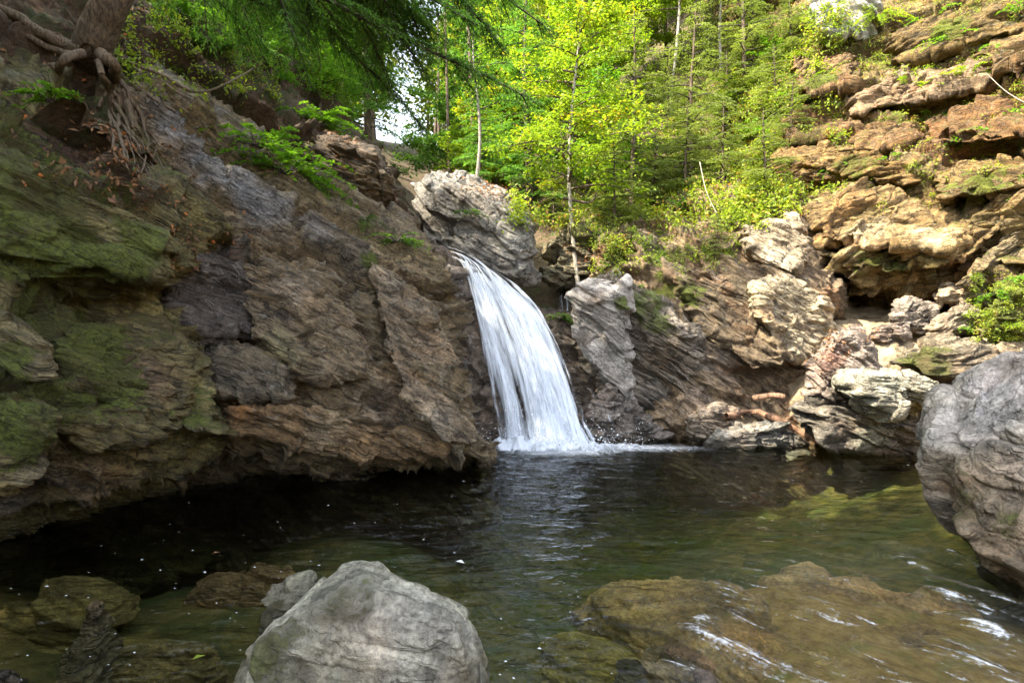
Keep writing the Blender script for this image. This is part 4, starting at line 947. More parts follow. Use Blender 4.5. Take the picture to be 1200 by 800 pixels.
for k in range(24):           # the crown above the picture
    z = lr.uniform(4.5, 12.5); a = lr.uniform(0, 6.28); ln = lr.uniform(1.6, 3.8)*(1.25-z/16)
    p = base+np.array([1.0, .3, z]); q = np.linspace(0, 1, 6)[:, None]
    path = p+np.array([math.cos(a), math.sin(a), .1])*q*ln+np.array([0, 0, -1.])*q**2*ln*.3
    lb = Wood(); lb.tube(path, np.linspace(.035, .006, 6), 4); spray(lb, lv, path, ln*.5, .2, .26, .07, lr.uniform(.2, .7), lr, .3, twig_r=0)
    lb.build('limb', B_dark, e)
for k in range(11):
    x0 = lr.uniform(320, 480); x1 = x0+lr.uniform(60, 170); Y0 = lr.uniform(8.6, 9.6)
    y1 = lr.uniform(5, 105); 
    limb([base+[.9, .2, lr.uniform(3, 6.5)], P(x0, -70-lr.uniform(0, 60), Y0), P((x0+x1)/2, -10, Y0+.4), P(x1, y1, Y0+lr.uniform(.3, 1.2))], .03, .95, tone=lr.uniform(.2, .7), n=14)
lv.build('foliage', L_hem, e)
# unseen trees added on the left bank outside the picture to shade the pool
for k, (x, y, sc, lab) in enumerate([(-9.5, 3., 1.25, 'tall unseen hemlock added for shade outside the left edge, nearest the camera'), (-11.5, 6.6, 1.25, 'tall unseen hemlock added for shade outside the left edge, behind the leaning rooted tree'),
        (-8.8, -.8, 1.15, 'tall unseen hemlock added for shade on the left bank behind the camera'), (-13.5, 10.2, 1.0, 'tall unseen hemlock added for shade outside the left edge, farthest up the bank'), (-13., 2.2, 1.3, 'tall unseen hemlock added for shade outside the left edge, farthest from the water')]):
    c = dup(proto['hemlock']); c.location = (x, y, float(ground_z(np.array([x]), np.array([y]))[0])); c.scale = (sc*1.15, sc*1.15, sc); c.rotation_euler = (0, 0, k*1.3)
    tag(c, lab, 'tree', 'unseen hemlocks added along the left bank for shade')

shade = dup(proto['green']); shade.location = (-8.4, 1.4, 5.5); shade.scale = (1.5, 1.5, 1.35); tag(shade, 'broad unseen beech added outside the left edge to shade the pool', 'tree')  # beech added out of view to keep the sun off the pool
shade = dup(proto['green']); shade.location = (-6.3, -1.1, 4.0); shade.scale = (1.6, 1.6, 1.5); shade.rotation_euler = (0, 0, 2.); tag(shade, 'second broad unseen beech added for shade on the left bank behind the camera', 'tree')  # another out-of-view beech, put in to shade the huge right boulder
# leafy undergrowth carpeting the slopes
def undergrowth():
    r = np.random.default_rng(12); Lv = Leaves()
    def patch(px0, px1, py0, py1, n, tl, th, ln, L, ok=lambda x, y: True):
        for k in range(n):
            a, b_ = r.uniform(px0, px1), r.uniform(py0, py1)
            if not ok(a, b_): continue
            c, nr = anchor(a, b_, 6)
            if c[1] < 8.5: continue
            m = int(r.integers(14, 34)); d = unit(r.normal(0, .8, (m, 3))+unit(nr)*.9+[0, 0, .5]); u = r.random(m)[:, None]**.6
            p = c+d*u*ln*r.uniform(.6, 1.3); t = unit(d*.4+r.normal(0, .7, (m, 3))+[0, 0, -.15]); nn = unit(np.stack([r.normal(0, .5, m), r.normal(0, .5, m)-.2, np.ones(m)], 1))
            Lv.add(p, t, nn, L*r.uniform(.6, 1.3, m), L*.55*r.uniform(.7, 1.2, m), np.clip(r.uniform(tl, th)+r.normal(0, .12, m), 0, 1))
    patch(600, 930, 40, 262, 2800, .3, 1., .42, .12)
    patch(860, 985, 10, 245, 900, .2, 1., .32, .10)
    patch(980, 1200, -10, 240, 900, .3, 1., .16, .06)
    patch(690, 860, 240, 320, 260, .1, .9, .22, .07)
    patch(130, 330, 20, 120, 160, .2, .8, .25, .08)
    patch(1130, 1200, 320, 400, 120, .3, .9, .12, .045)
    patch(170, 480, -20, 200, 300, 0., .5, .34, .11, lambda a, b_: b_ < 30+(a-170)*.30)
    patch(480, 640, 120, 200, 160, .1, .6, .4, .12)
    return Lv
tag(undergrowth().build('undergrowth', leaf_mat('undergrowth_leaves', (.07, .16, .02), (.42, .50, .05), (.36, .22, .06), trans=.5)), 'low leafy undergrowth covering the slopes above the rocks', 'undergrowth', kind='stuff')
# far wood behind everything
def far_wood():
    r = np.random.default_rng(77); Lv = Leaves()
    for k in range(230):
        Y = r.uniform(32, 62); px = r.uniform(180, 1000); x = (px-HX)/FPX*Y
        if abs(px-470) < 34: continue
        z0 = float(ground_z(np.array([x]), np.array([Y]))[0]); H = r.uniform(8, 15); n = 900
        h = r.beta(1.6, 1.5, n); a = r.uniform(0, 6.28, n); rad_ = np.sqrt(r.random(n))*(.4+2.8*np.sin(np.clip(h*1.1+.1, 0, 1)*math.pi)**.7)
        cl = .6*np.stack([fbm(np.stack([a*2, h*6, h*0+k+j*5], 1), 2) for j in range(3)], 1)
        c = np.stack([x+np.cos(a)*rad_, Y+np.sin(a)*rad_, z0+1.+h*H], 1)+cl
        t = unit(r.normal(0, 1, (n, 3))*[1, 1, .4]); nn = unit(r.normal(0, .6, (n, 3))+[0, 0, 1])
        Lv.add(c, t, nn, r.uniform(.25, .5, n), r.uniform(.16, .3, n), np.clip(r.uniform(.1, .9)+r.normal(0, .15, n), 0, 1))
    return Lv
tag(far_wood().build('woodland', leaf_mat('far_leaves', (.06, .12, .02), (.26, .30, .035), trans=.5)), 'mixed green and yellow wood filling the valley far behind', 'woodland', kind='stuff')
# far trunks standing in it
tw = Wood(); r = np.random.default_rng(8)
for k in range(60):
    Y = r.uniform(24, 45); px = r.uniform(200, 900); x = (px-HX)/FPX*Y; z0 = float(ground_z(np.array([x]), np.array([Y]))[0]); q = np.linspace(0, 1, 6)[:, None]
    if abs(px-475) < 22: continue
    tw.tube(np.array([x, Y, z0-.5])+q*np.array([r.normal(0, .5), 0, r.uniform(8, 13)]), np.linspace(r.uniform(.08, .17), .04, 6), 7)
tag(tw.build('far_trunks', B_hem), 'bare grey trunks of the far wood behind the gorge', 'woodland', kind='stuff')

# ------------------------------------------------------------------ small plants
def frond_plant(name, px, py, n, ln, L, Wd, leaf, lab, cat='plant', seed=0, up=.8, group=None, droop=.6):
    c, nrm = anchor(px, py); r = np.random.default_rng(seed+int(px)*3); e = empty(name, c-unit(nrm)*.02)
    st = Wood(); lv = Leaves()
    for k in range(n):
        a = r.uniform(0, 6.28); d = unit(np.array([math.cos(a), math.sin(a), r.uniform(.2, 1.2)*up])+unit(nrm)*.5); l = ln*r.uniform(.5, 1.15)
        q = np.linspace(0, 1, 7)[:, None]; path = d*q*l+np.array([0, 0, -1.])*q**2*l*droop*r.uniform(.5, 1.3)
        st.tube(path, np.linspace(.007, .002, 7), 4)
        m = max(5, int(l/L*3.2)); u = r.uniform(.2, 1, m)[:, None]
        p = d*u*l+np.array([0, 0, -1.])*u**2*l*droop
        b = unit(np.cross(d, [0, 0, 1.])+1e-6); sg = np.where(np.arange(m) % 2 == 0, 1., -1.)[:, None]
        t = unit(d*.5+b*sg*r.uniform(.5, 1.1, (m, 1))+r.normal(0, .2, (m, 3))+[0, 0, -.1])
        nn = unit(np.stack([r.normal(0, .35, m), r.normal(0, .35, m)-.15, np.ones(m)], 1))
        lv.add(p, t, nn, L*r.uniform(.7, 1.25, m)*(1.15-.4*u[:, 0]), Wd*r.uniform(.7, 1.2, m), np.clip(r.uniform(.2, .8)+r.normal(0, .15, m), 0, 1))
    st.build('stem', B_dark, e, origin=Z0); lv.build('foliage', leaf, e, origin=Z0); tag(e, lab, cat, group)
frond_plant('beech_shrub', 352, 222, 44, 1.5, .12, .06, L_brt, 'large bright green leafy shrub hanging on the ledge left of the dark square block', 'shrub', 1)
frond_plant('beech_shrub', 320, 172, 36, 1.2, .11, .06, L_brt, 'bright green leafy shrub higher up the ledge, above and left of a larger one', 'shrub', 2)
frond_plant('beech_shrub', 378, 150, 40, 1.5, .13, .07, L_brt, 'bright green shrub on top of the dark square block', 'shrub', 3, up=1.2)
frond_plant('beech_shrub', 338, 205, 46, 1.5, .12, .07, L_brt, 'spreading bright green shrub drooping down the wet ledge, lowest of the shrubs there', 'shrub', 11)
frond_plant('beech_shrub', 296, 168, 34, 1.2, .11, .065, L_brt, 'bright green shrub at the upper left end of the wet ledge', 'shrub', 12)
frond_plant('fern', 465, 280, 34, .75, .08, .035, L_brt, 'bright fern in the mossy gap left of the waterfall lip', 'fern', 4)
frond_plant('fern', 430, 258, 24, .6, .055, .022, L_grn, 'smaller fern left of the bright one by the waterfall lip', 'fern', 5)
frond_plant('fern', 652, 372, 44, .6, .06, .03, L_brt, 'lush green fern at the right edge of the waterfall', 'fern', 6)
frond_plant('fern', 548, 248, 18, .6, .06, .03, L_grn, 'small tuft on the face of the grey boulder above the waterfall lip', 'fern', 7)
frond_plant('fern', 62, 118, 26, .5, .055, .032, L_brt, 'small green plant on the leaf litter below the tree roots', 'plant', 8)
frond_plant('fern', 103, 155, 10, .3, .06, .03, L_grn, 'little green sprig among brown leaves right below the claw shaped root', 'plant', 9)
frond_plant('fern', 748, 335, 8, .25, .05, .025, L_brt, 'tiny fern on the mossy side of the pale pointed boulder', 'fern', 10)
GR = 'plants growing on the sunlit cliff'
for k, (px, py, n, ln, lab) in enumerate([
 (1085, 30, 22, 1.3, 'wide fern clump at the top of the sunlit cliff, right of the light grey boulder'),
 (1130, 95, 20, 1.0, 'fern clump on the ledge of pale stone high on the sunlit cliff'),
 (1090, 140, 18, .8, 'bright fern row at mid height in the centre of the sunlit cliff'),
 (1190, 130, 18, .8, 'fern clump at the right edge of the picture on the sunlit cliff'),
 (965, 85, 18, .8, 'fern clump below the light grey boulder on the sunlit cliff'),
 (930, 120, 18, .9, 'loose leafy clump near the left rim of the sunlit cliff'),
 (1185, 215, 16, .6, 'low fern tuft at the right edge above the leaning slab'),
 (930, 180, 24, .9, 'pale leafy clump over the shaded foot of the sunlit cliff at its left end'),
 (1040, 190, 14, .45, 'small grassy tuft in the middle of the sunlit cliff'),
 (1160, 60, 18, .9, 'fern clump in the upper right corner of the sunlit cliff'),
 (1060, 110, 24, 1.1, 'leafy sprays over the pale ledge, left part of the upper sunlit cliff'),
 (1120, 55, 26, 1.2, 'leafy sprays between the two highest ledges of the sunlit cliff'),
 (1150, 165, 24, .9, 'leafy sprays on the reddish ledge at the right of the sunlit cliff'),
 (1030, 20, 26, 1.3, 'leafy sprays beside the light grey boulder, on its right'),
 (1195, 20, 26, 1.2, 'leafy sprays in the top right corner of the picture'),
 (985, 185, 22, .8, 'leafy sprays above the big overhang, at its left end'),
 (1100, 232, 18, .6, 'leafy sprays above the big overhang, at its right end'),
 (1000, 150, 10, .4, 'tiny tuft on brown stone left of the bright fern row')]):
    frond_plant('fern', px, py, n, ln, .10, .04, L_yel if k % 3 == 1 else L_brt, lab, 'fern', 20+k, .5, GR)
for k, (px, py, n, ln, lab) in enumerate([(1165, 345, 22, .4, 'moss and fern tuft on top of the sunlit mound'), (1190, 325, 20, .45, 'bright tuft at the right edge on the sunlit mound'), (1130, 385, 14, .22, 'dark green tuft at the foot of the sunlit mound'), (1185, 380, 18, .3, 'yellow green tuft low on the sunlit mound')]):
    frond_plant('fern', px, py, n, ln, .06, .03, L_brt if k != 3 else L_yel, lab, 'fern', 40+k, .6)
GC = 'shrubs on the slope above the banded wall'
for k, (px, py, n, ln, lf, lab) in enumerate([
 (700, 235, 26, 1.1, L_yel, 'yellow green shrub right of the slim yellow maple trunk'), (770, 200, 28, 1.3, L_brt, 'green shrub in the middle of the slope over the banded wall'),
 (830, 160, 28, 1.3, L_yel, 'yellow shrub high on the slope below the yellow maples'), (880, 165, 24, 1.1, L_brt, 'green shrub beside the left rim of the sunlit cliff'),
 (735, 190, 26, 1.2, L_grn, 'dark green shrub behind the saplings on the slope'), (805, 248, 22, .8, L_brt, 'bright green shrub at the top edge of the banded wall'),
 (860, 110, 26, 1.3, L_yel, 'yellow shrub at the top of the slope beside the cliff'), (625, 235, 20, .8, L_grn, 'green shrub at the back of the hollow above the waterfall'), (790, 165, 26, 1.2, L_yel, 'yellow green shrub above the green shrub in the middle of the slope'),
 (690, 190, 26, 1.2, L_grn, 'green shrub up behind the slim yellow maple'), (910, 70, 26, 1.3, L_brt, 'green shrub at the very top left of the sunlit cliff'), (475, 205, 14, .7, L_grn, 'dim green shrub under the sky gap between block and boulder'),
 (250, 60, 26, 1.2, L_grn, 'green shrub high on the dark leafy bank'), (215, 20, 24, 1.1, L_brt, 'bright shrub at the top edge right of the rooted tree')]):
    frond_plant('shrub', px, py, n, ln, .12, .07, lf, lab, 'shrub', 60+k, 1., GC if 600 < px < 930 else None, droop=.35)

# ------------------------------------------------------------------ dead wood
def stick(name, pts, r0, r1, mat, lab, cat, lump=.2, lift=None):
    w_ = Wood(); path = spline([P(*p) for p in pts], 30); path += np.stack([fbm(path*2.2+k*9, 3)*r0*.5 for k in range(3)], 1)
    w_.tube(path, np.linspace(r0, r1, 30), 10, lump, r0*50)
    tag(w_.build(name, mat), lab, cat)
def ay(px, py, d=.05): return (px, py, anchor(px, py)[0][1]-d)
stick('driftwood_log', [ay(850,487,.1), ay(880,482,.1), ay(905,489,.1), ay(935,505,.1), (970,522,11.2)], .05, .085, B_drift, 'reddish stripped log lying along the rocks down to the water', 'log', .5)
stick('driftwood_log', [(884,467,11.75), (900,464,11.6), (920,466,11.5)], .07, .06, B_drift, 'short orange log end sticking out under the banded wall', 'log', .2)
stick('dead_branch', [ay(150,72), ay(190,88), ay(240,108), ay(300,78), ay(330,58)], .03, .012, B_root, 'bare curved branch lying across the dark bank right of the rooted tree', 'branch')
stick('dead_branch', [ay(140,42), ay(165,68), ay(195,100), ay(225,118)], .025, .012, B_root, 'straight dead branch sloping down from the rooted tree', 'branch')
stick('dead_branch', [ay(170,20), ay(180,45), ay(186,56), ay(205,60)], .018, .008, B_root, 'small forked dead twig high on the bank right of the trunk', 'branch')
stick('dead_branch', [(1200,120,12.3), (1180,108,12.6), (1165,95,13), (1155,85,13.4)], .009, .004, B_pale, 'thin bleached branch at the right edge on the sunlit cliff', 'branch')
stick('dead_branch', [(660,232,15.6), (690,238,15.5), (700,225,15.4)], .05, .02, B_root, 'crooked brown branch behind the slim yellow maple trunk', 'branch')
stick('dead_branch', [(820,190,15.6), (828,225,15.2), (840,250,14.9)], .013, .008, B_pale, 'pale slanting dead stem over the banded wall', 'branch')

# fallen leaves
def litter(px, py, n, r_, sd, red=False):
    r = np.random.default_rng(sd); sel = np.where((SPX > px-r_) & (SPX < px+r_) & (SPY > py-r_*.6) & (SPY < py+r_*.6))[0]
    c0, _ = anchor(px, py); sel = sel[(np.abs(SV[sel, 1]-c0[1]) < 1.6) & (SN[sel, 2] > .02)]
    if len(sel) < 5: return None
    j = r.choice(sel, n); nn = unit(SN[j]+r.normal(0, .35, (n, 3)))
    t = np.cross(nn, r.normal(0, 1, (n, 3)))
    return SV[j]+nn*.02, t, nn, r
LL = Leaves()
for px, py, n, rr_ in [(60,175,320,70),(110,190,320,60),(170,215,260,60),(30,130,160,60),(220,290,300,50),(255,270,200,50),(40,75,140,60),(200,170,140,60),(150,30,200,90),(260,110,220,80),(340,160,160,80),(180,420,60,35),(970,410,150,26),(700,300,220,40),(725,280,160,40),(600,225,140,40),(560,210,60,40),(450,250,60,40),(90,205,120,50),(1000,385,40,30),(880,160,200,50),(800,200,200,70)]:
    q = litter(px, py, int(n*2.2), rr_, int(px*7+py))
    if q is None: continue
    c, t, nn, r = q
    LL.add(c, t, nn, r.uniform(.05, .11, len(c)), r.uniform(.03, .06, len(c)), r.random(len(c)))
tag(LL.build('fallen_leaves', L_fal), 'brown and red fallen leaves strewn on ledges and banks', 'leaves', kind='stuff')

# ------------------------------------------------------------------ stones under water
def sub(px, Y, z, lx, ly, h, col, lab, sd, rot=0.):
    x = (px-HX)/FPX*Y; pts = []
    ca, sa = math.cos(rot), math.sin(rot)
    for a in np.linspace(0, 6.28, 9)[:-1]:
        for k, (f, zz) in enumerate(((1., -h), (.95, -.35*h), (.6, 0))):
            u, v = lx*f*math.cos(a), ly*f*math.sin(a); pts.append((x+u*ca-v*sa, Y+u*sa+v*ca, z+zz+(.06*math.cos(a*1.7+sd) if k == 2 else 0)))
    hull_rock('boulder', np.array(pts), M_sub, col, (.2, .1, .95), 70, 9, .55, .4, sd, label=lab, cat='boulder', group='stones under the water')
M_sub = rock_mat('golden_creek_stone', (.2, .1, .95), .05, .08, .3, .5, .7, .4, .2)
GOLD = (.36, .235, .075)
sub(800, 5.0, -.17, 1.1, .8, .45, (.27, .18, .06), 'large golden brown boulder under the water left of the rapids', 81, -.4)
sub(905, 4.35, -.19, .9, .55, .4, (.38, .25, .085), 'golden flat boulder beneath the foaming crest of the rapids', 82, -.5)
sub(1010, 5.2, -.18, 1.1, .6, .4, (.36, .25, .11), 'pinkish tan flat stone under the smooth head of the rapids', 83, -.3)
sub(1090, 4.2, -.18, .9, .5, .4, (.30, .19, .07), 'brown stone under the rapids beside the huge right boulder', 84, -.6)
sub(800, 3.75, -.03, .40, .35, .5, (.22, .16, .08), 'brown stone in the rapids at the bottom edge', 85, -.2)
sub(980, 3.55, -.14, .6, .35, .5, GOLD, 'golden stone under the rapids near the bottom edge', 86, -.5)
sub(60, 5.3, -.28, .8, .5, .5, (.20, .15, .05), 'wide olive brown stone under the water at the left edge', 87, .3)
sub(190, 4.5, -.35, .6, .4, .5, (.19, .14, .05), 'olive stone under the water right of the tiny brown stone', 88, .2)
sub(290, 6.2, -.4, .7, .4, .5, (.26, .16, .08), 'reddish brown stone under the water below the dark hollow', 89, .4)
sub(690, 4.5, -.4, .5, .4, .5, (.18, .14, .03), 'yellow olive stone under the water right of the foreground boulder', 90, .4)
sub(735, 3.7, -.06, .22, .18, .4, (.07, .06, .04), 'dark small stone at the bottom edge left of the rapids', 91, .4)
sub(820, 3.38, .04, .24, .18, .4, (.16, .16, .17), 'blue grey wet stone at the bottom edge in the rapids', 92, .4)

# ------------------------------------------------------------------ pool and rapids
ny, nx = 640, 640
ty = np.linspace(0, 1, ny); yy = .7+13.6*ty**1.5; xx = np.linspace(-1, 1, nx); xx = 9.5*(.55*xx+.45*xx**3)+.7
XX, YY = np.meshgrid(xx, yy, indexing='ij'); x = XX.ravel(); y = YY.ravel()
def ss(a, b, v): t = np.clip((v-a)/(b-a), 0, 1); return t*t*(3-2*t)
q3 = np.stack([x, y, 0*x], 1)
m = ss(-.1, .9, x-.72-.2*(y-3.4)+.18*fbm(q3*1.3, 2))*ss(0, 1.0, 5.75-y+.12*x+.15*fbm(q3*1.1+7, 2))
fx, fy = .78, -.62
al = x*fx+y*fy; ac = -x*fy+y*fx; ac = ac+.16*np.sin(al*1.6)+.2*noise(q3*.7)
qf = np.stack([al*.75, ac*3.4, 0*x], 1)
wv = fbm(qf, 3, .55); wv2 = noise(np.stack([al*1.1+5, ac*7., 0*x+4], 1))
dfall = np.sqrt((x-.75)**2+(y-11.8)**2)
ring = np.sin(dfall*2*math.pi/.55+2.5*noise(q3*.8))*np.exp(-dfall/5)
z = m*(-.10*ss(5.6, 3., y)+.062*wv+.022*wv2)
z += (1-m)*(.026*fbm(q3*np.array([1.3, 3.0, 1])+3, 3)+.0045*ring+.004*noise(q3*np.array([2.5, 7, 1])))
z += (1-m)*.012*np.exp(-dfall/1.2)*fbm(q3*5, 3)
def stroke(pts, wd):
    P2 = spline(np.array([W(a, CH*FPX/(b-HY), 0)[:2] for a, b in pts]), 24); d = np.full(len(x), 9.)
    for k in range(len(P2)-1):
        a, b = P2[k], P2[k+1]; ab = b-a; t = np.clip(((x-a[0])*ab[0]+(y-a[1])*ab[1])/(ab@ab), 0, 1)
        d = np.minimum(d, np.hypot(x-a[0]-t*ab[0], y-a[1]-t*ab[1]))
    return np.exp(-(d/wd/(1.1+.8*fbm(q3*3.2, 3)))**2)
foam = np.zeros(len(x))
for pts, wd, s in [([(810,735),(840,718),(890,706),(960,712),(1010,722)], .10, .95), ([(815,745),(860,752),(910,772),(960,785),(1000,800)], .13, .95), ([(880,730),(940,757),(985,778)], .08, .5),
   ([(1085,672),(1105,690),(1140,722),(1200,760),(1260,790)], .11, .9), ([(1020,710),(1050,722),(1075,732)], .045, .8), ([(1060,735),(1100,752),(1160,775),(1230,810)], .10, .8), ([(1090,655),(1110,652),(1120,655)], .05, .8),
   ([(790,775),(850,785),(900,800)], .10, .7), ([(990,752),(1040,770),(1100,800)], .06, .6), ([(745,690),(770,712)], .03, .3), ([(1015,684),(1030,690)], .06, .5), ([(1120,690),(1190,738)], .07, .8)]:
    g = stroke(pts, wd); foam = np.maximum(foam, .80*s*g**.7*(.85+.7*wv)); z += .035*g*s*(.5+wv)
rs = np.random.default_rng(41)
for k in range(220):
    y0 = rs.uniform(2.7, 5.4); x0 = rs.uniform(.8+.2*(y0-3.4), 4.6); ln = rs.uniform(.12, .55); a0 = x0*fx+y0*fy; c0 = -x0*fy+y0*fx+rs.normal(0, .03)
    g = np.exp(-((ac-.16*np.sin(al*1.6)*0-(-x0*fy+y0*fx+.16*math.sin(a0*1.6)))/rs.uniform(.018, .06))**2-((al-a0)/ln)**4)
    foam = np.maximum(foam, rs.uniform(.35, .7)*g*m)
foam = np.maximum(foam, m*.62*ss(.05, .5, wv+.35*wv2))
d2 = np.hypot((x-.95)/1.55, (y-11.55)/1.0); foam = np.maximum(foam, 1.3*np.exp(-d2**2.2))
d2 = np.hypot((x-2.6)/2.0, (y-11.65)/.6); foam = np.maximum(foam, 1.1*np.exp(-d2**2))
foam = np.maximum(foam, .62*np.exp(-dfall/2.0))
top = np.stack([x, y, z], 1); F = grid_faces(nx, ny)[:, ::-1]
I = np.arange(nx*ny).reshape(nx, ny)
def skirt(ids, flip):
    global top, F
    b = len(top); low = top[ids].copy(); low[:, 2] = -3.2; top = np.concatenate([top, low]); k = np.arange(len(ids)-1)
    f = np.stack([ids[k], ids[k+1], b+k+1, b+k], 1); F = np.concatenate([F, f[:, ::-1] if flip else f]); return b+np.arange(len(ids))
s1 = skirt(I[:, 0], True); s2 = skirt(I[:, -1], False); s3 = skirt(I[0, :], False); s4 = skirt(I[-1, :], True)
b = len(top); F = np.concatenate([F, [[s1[0], s1[-1], s2[-1], s2[0]]]])
extra = len(top)-nx*ny
def pad(v): return np.concatenate([v, np.zeros(extra)])
def water_mat():
    t = NT('creek_water'); pos = t.n('ShaderNodeNewGeometry').outputs['Position']
    uv = t.n('ShaderNodeAttribute', attribute_name='flow'); fl = uv.outputs['Vector']
    rip = t.attr('rapid')
    mp = t.n('ShaderNodeMapping'); t.set(mp.inputs[0], pos); mp.inputs['Scale'].default_value = (2.2, 4.4, 1)
    n1 = t.noise(mp.outputs[0], 1., 3, .5, .3)
    mp3 = t.n('ShaderNodeMapping'); t.set(mp3.inputs[0], pos); mp3.inputs['Scale'].default_value = (6., 12., 1)
    n1b = t.noise(mp3.outputs[0], 1., 3, .55, .4)
    mp2 = t.n('ShaderNodeMapping'); t.set(mp2.inputs[0], fl); mp2.inputs['Scale'].default_value = (2.0, 20., 1)
    n2 = t.noise(mp2.outputs[0], 1., 6, .65, .2)
    calm = t.math('ADD', n1, t.math('MULTIPLY', n1b, .35))
    h = t.math('ADD', t.math('MULTIPLY', calm, t.math('MULTIPLY', t.math('SUBTRACT', 1., rip), 1.7)), t.math('MULTIPLY', n2, t.math('MULTIPLY', rip, 1.5)))
    nrm = t.bump(h, 1., .045)
    fr = t.n('ShaderNodeFresnel'); fr.inputs['IOR'].default_value = 1.33; t.set(fr.inputs['Normal'], nrm)
    tr = t.n('ShaderNodeBsdfTransparent'); tr.inputs[0].default_value = (.93, .96, .90, 1)
    gl = t.n('ShaderNodeBsdfGlossy'); t.set(gl.inputs['Roughness'], t.map(rip, 0., 1., .03, .14)); t.set(gl.inputs['Normal'], nrm)
    mx = t.n('ShaderNodeMixShader'); t.set(mx.inputs[0], fr.outputs[0]); t.t.links.new(tr.outputs[0], mx.inputs[1]); t.t.links.new(gl.outputs[0], mx.inputs[2])
    fm = t.attr('foam')
    mp4 = t.n('ShaderNodeMapping'); t.set(mp4.inputs[0], fl); mp4.inputs['Scale'].default_value = (3.2, 30., 1)
    n4 = t.noise(mp4.outputs[0], 1., 8, .72, .3); n5 = t.noise(pos, 30, 6, .75)
    nn = t.math('ADD', t.math('MULTIPLY', t.map(n4, .28, .72, smooth=False), .6), t.math('MULTIPLY', t.map(n5, .3, .7, smooth=False), .3))
    a = t.map(t.math('ADD', t.math('MULTIPLY', fm, .52), nn), .78, 1.14, 0, .85)
    di = t.n('ShaderNodeBsdfPrincipled'); di.inputs['Base Color'].default_value = (.80, .83, .86, 1); di.inputs['Roughness'].default_value = .5; t.set(di.inputs['Normal'], t.bump(nn, .6, .03))
    m2 = t.n('ShaderNodeMixShader'); t.set(m2.inputs[0], a); t.t.links.new(mx.outputs[0], m2.inputs[1]); t.t.links.new(di.outputs[0], m2.inputs[2])
    t.t.links.new(m2.outputs[0], t.out.inputs[0])
    va = t.n('ShaderNodeVolumeAbsorption'); va.inputs[0].default_value = (.55, .66, .25, 1); va.inputs[1].default_value = .24
    t.t.links.new(va.outputs[0], t.out.inputs['Volume'])
    return t.m
M_water = water_mat()
o = mesh_obj('water', top, F, M_water, {'foam': pad(foam), 'rapid': pad(m), 'flow': np.stack([pad(al), pad(ac)], 1)}, origin=(0, 0, 0))
tag(o, kind='structure')
# foam flecks drifting on the pool
r = np.random.default_rng(19); n = 260
pxs = r.uniform(-20, 1100, n); pys = 545+255*r.random(n)**1.6; keep = (pxs < 740) | (pys < 640); pxs, pys = pxs[keep], pys[keep]
c = np.array([W(a, CH*FPX/(b_-HY), .013) for a, b_ in zip(pxs, pys)])
t_ = unit(np.stack([r.normal(1, .5, len(c)), r.normal(0, .4, len(c)), 0*c[:, 0]], 1)); up = np.tile([0, 0, 1.], (len(c), 1))
def white_mat(name, col, a=None):
    t = NT(name); bs = t.n('ShaderNodeBsdfPrincipled'); bs.inputs['Base Color'].default_value = (*col, 1); bs.inputs['Roughness'].default_value = .5
    t.t.links.new(bs.outputs[0], t.out.inputs[0]); return t.m
FL = Leaves(); s_ = r.lognormal(-4.6, .45, len(c)); FL.add(c, t_, up, s_*1.5, s_, 0*s_)
tag(FL.build('foam_flecks', white_mat('foam_white', (.75, .77, .78))), 'tiny white foam flecks drifting over the pool', 'foam', kind='stuff')
for k, (px, py, sz, lab) in enumerate([(225, 775, .085, 'yellow fallen leaf floating left of the foreground boulder'), (249, 650, .07, 'pale brown leaf floating in the shade of the left cliff')]):
    l = Leaves(); l.add(np.array([W(px, CH*FPX/(py-HY), .016)]), np.array([[.5, .7, 0]]), np.array([[0, 0, 1.]]), sz, sz*.55, np.array([.8]))
    tag(l.build('floating_leaf', L_yel if k == 0 else L_fal), lab, 'leaf')

# ------------------------------------------------------------------ waterfall
wf = empty('waterfall', W(640, 11.8, 0)); tag(wf, 'white veil of water fanning out over the dark ledge into the pool', 'waterfall')
def fall_mat(seed, lo, hi):
    t = NT('falling_water'); fl = t.n('ShaderNodeAttribute', attribute_name='flow').outputs['Vector']
    mp = t.n('ShaderNodeMapping'); t.set(mp.inputs[0], fl); mp.inputs['Scale'].default_value = (10., 1.0, 1); mp.inputs['Location'].default_value = (seed*3.7, seed*1.3, 0)
    n = t.noise(mp.outputs[0], 1., 6, .62, .35)
    mp2 = t.n('ShaderNodeMapping'); t.set(mp2.inputs[0], fl); mp2.inputs['Scale'].default_value = (4., .45, 1); mp2.inputs['Location'].default_value = (seed*1.7, seed*2.3, 0)
    n2 = t.noise(mp2.outputs[0], 1., 4, .5)
    v = t.math('ADD', t.math('MULTIPLY', n, .62), t.math('MULTIPLY', n2, .38))
    a = t.map(t.math('ADD', v, t.math('MULTIPLY', t.math('SUBTRACT', t.attr('dens'), .5), .55)), lo, hi)
    bs = t.n('ShaderNodeBsdfPrincipled'); bs.inputs['Base Color'].default_value = (.76, .81, .88, 1); bs.inputs['Roughness'].default_value = .45
    t.set(bs.inputs['Normal'], t.bump(v, .45, .05))
    tl = t.n('ShaderNodeBsdfTranslucent'); tl.inputs[0].default_value = (.8, .84, .9, 1)
    m1 = t.n('ShaderNodeMixShader'); m1.inputs[0].default_value = .3; t.t.links.new(bs.outputs[0], m1.inputs[1]); t.t.links.new(tl.outputs[0], m1.inputs[2])
    tr = t.n('ShaderNodeBsdfTransparent'); m2 = t.n('ShaderNodeMixShader'); t.set(m2.inputs[0], a); t.t.links.new(tr.outputs[0], m2.inputs[1]); t.t.links.new(m1.outputs[0], m2.inputs[2])
    t.t.links.new(m2.outputs[0], t.out.inputs[0]); return t.m
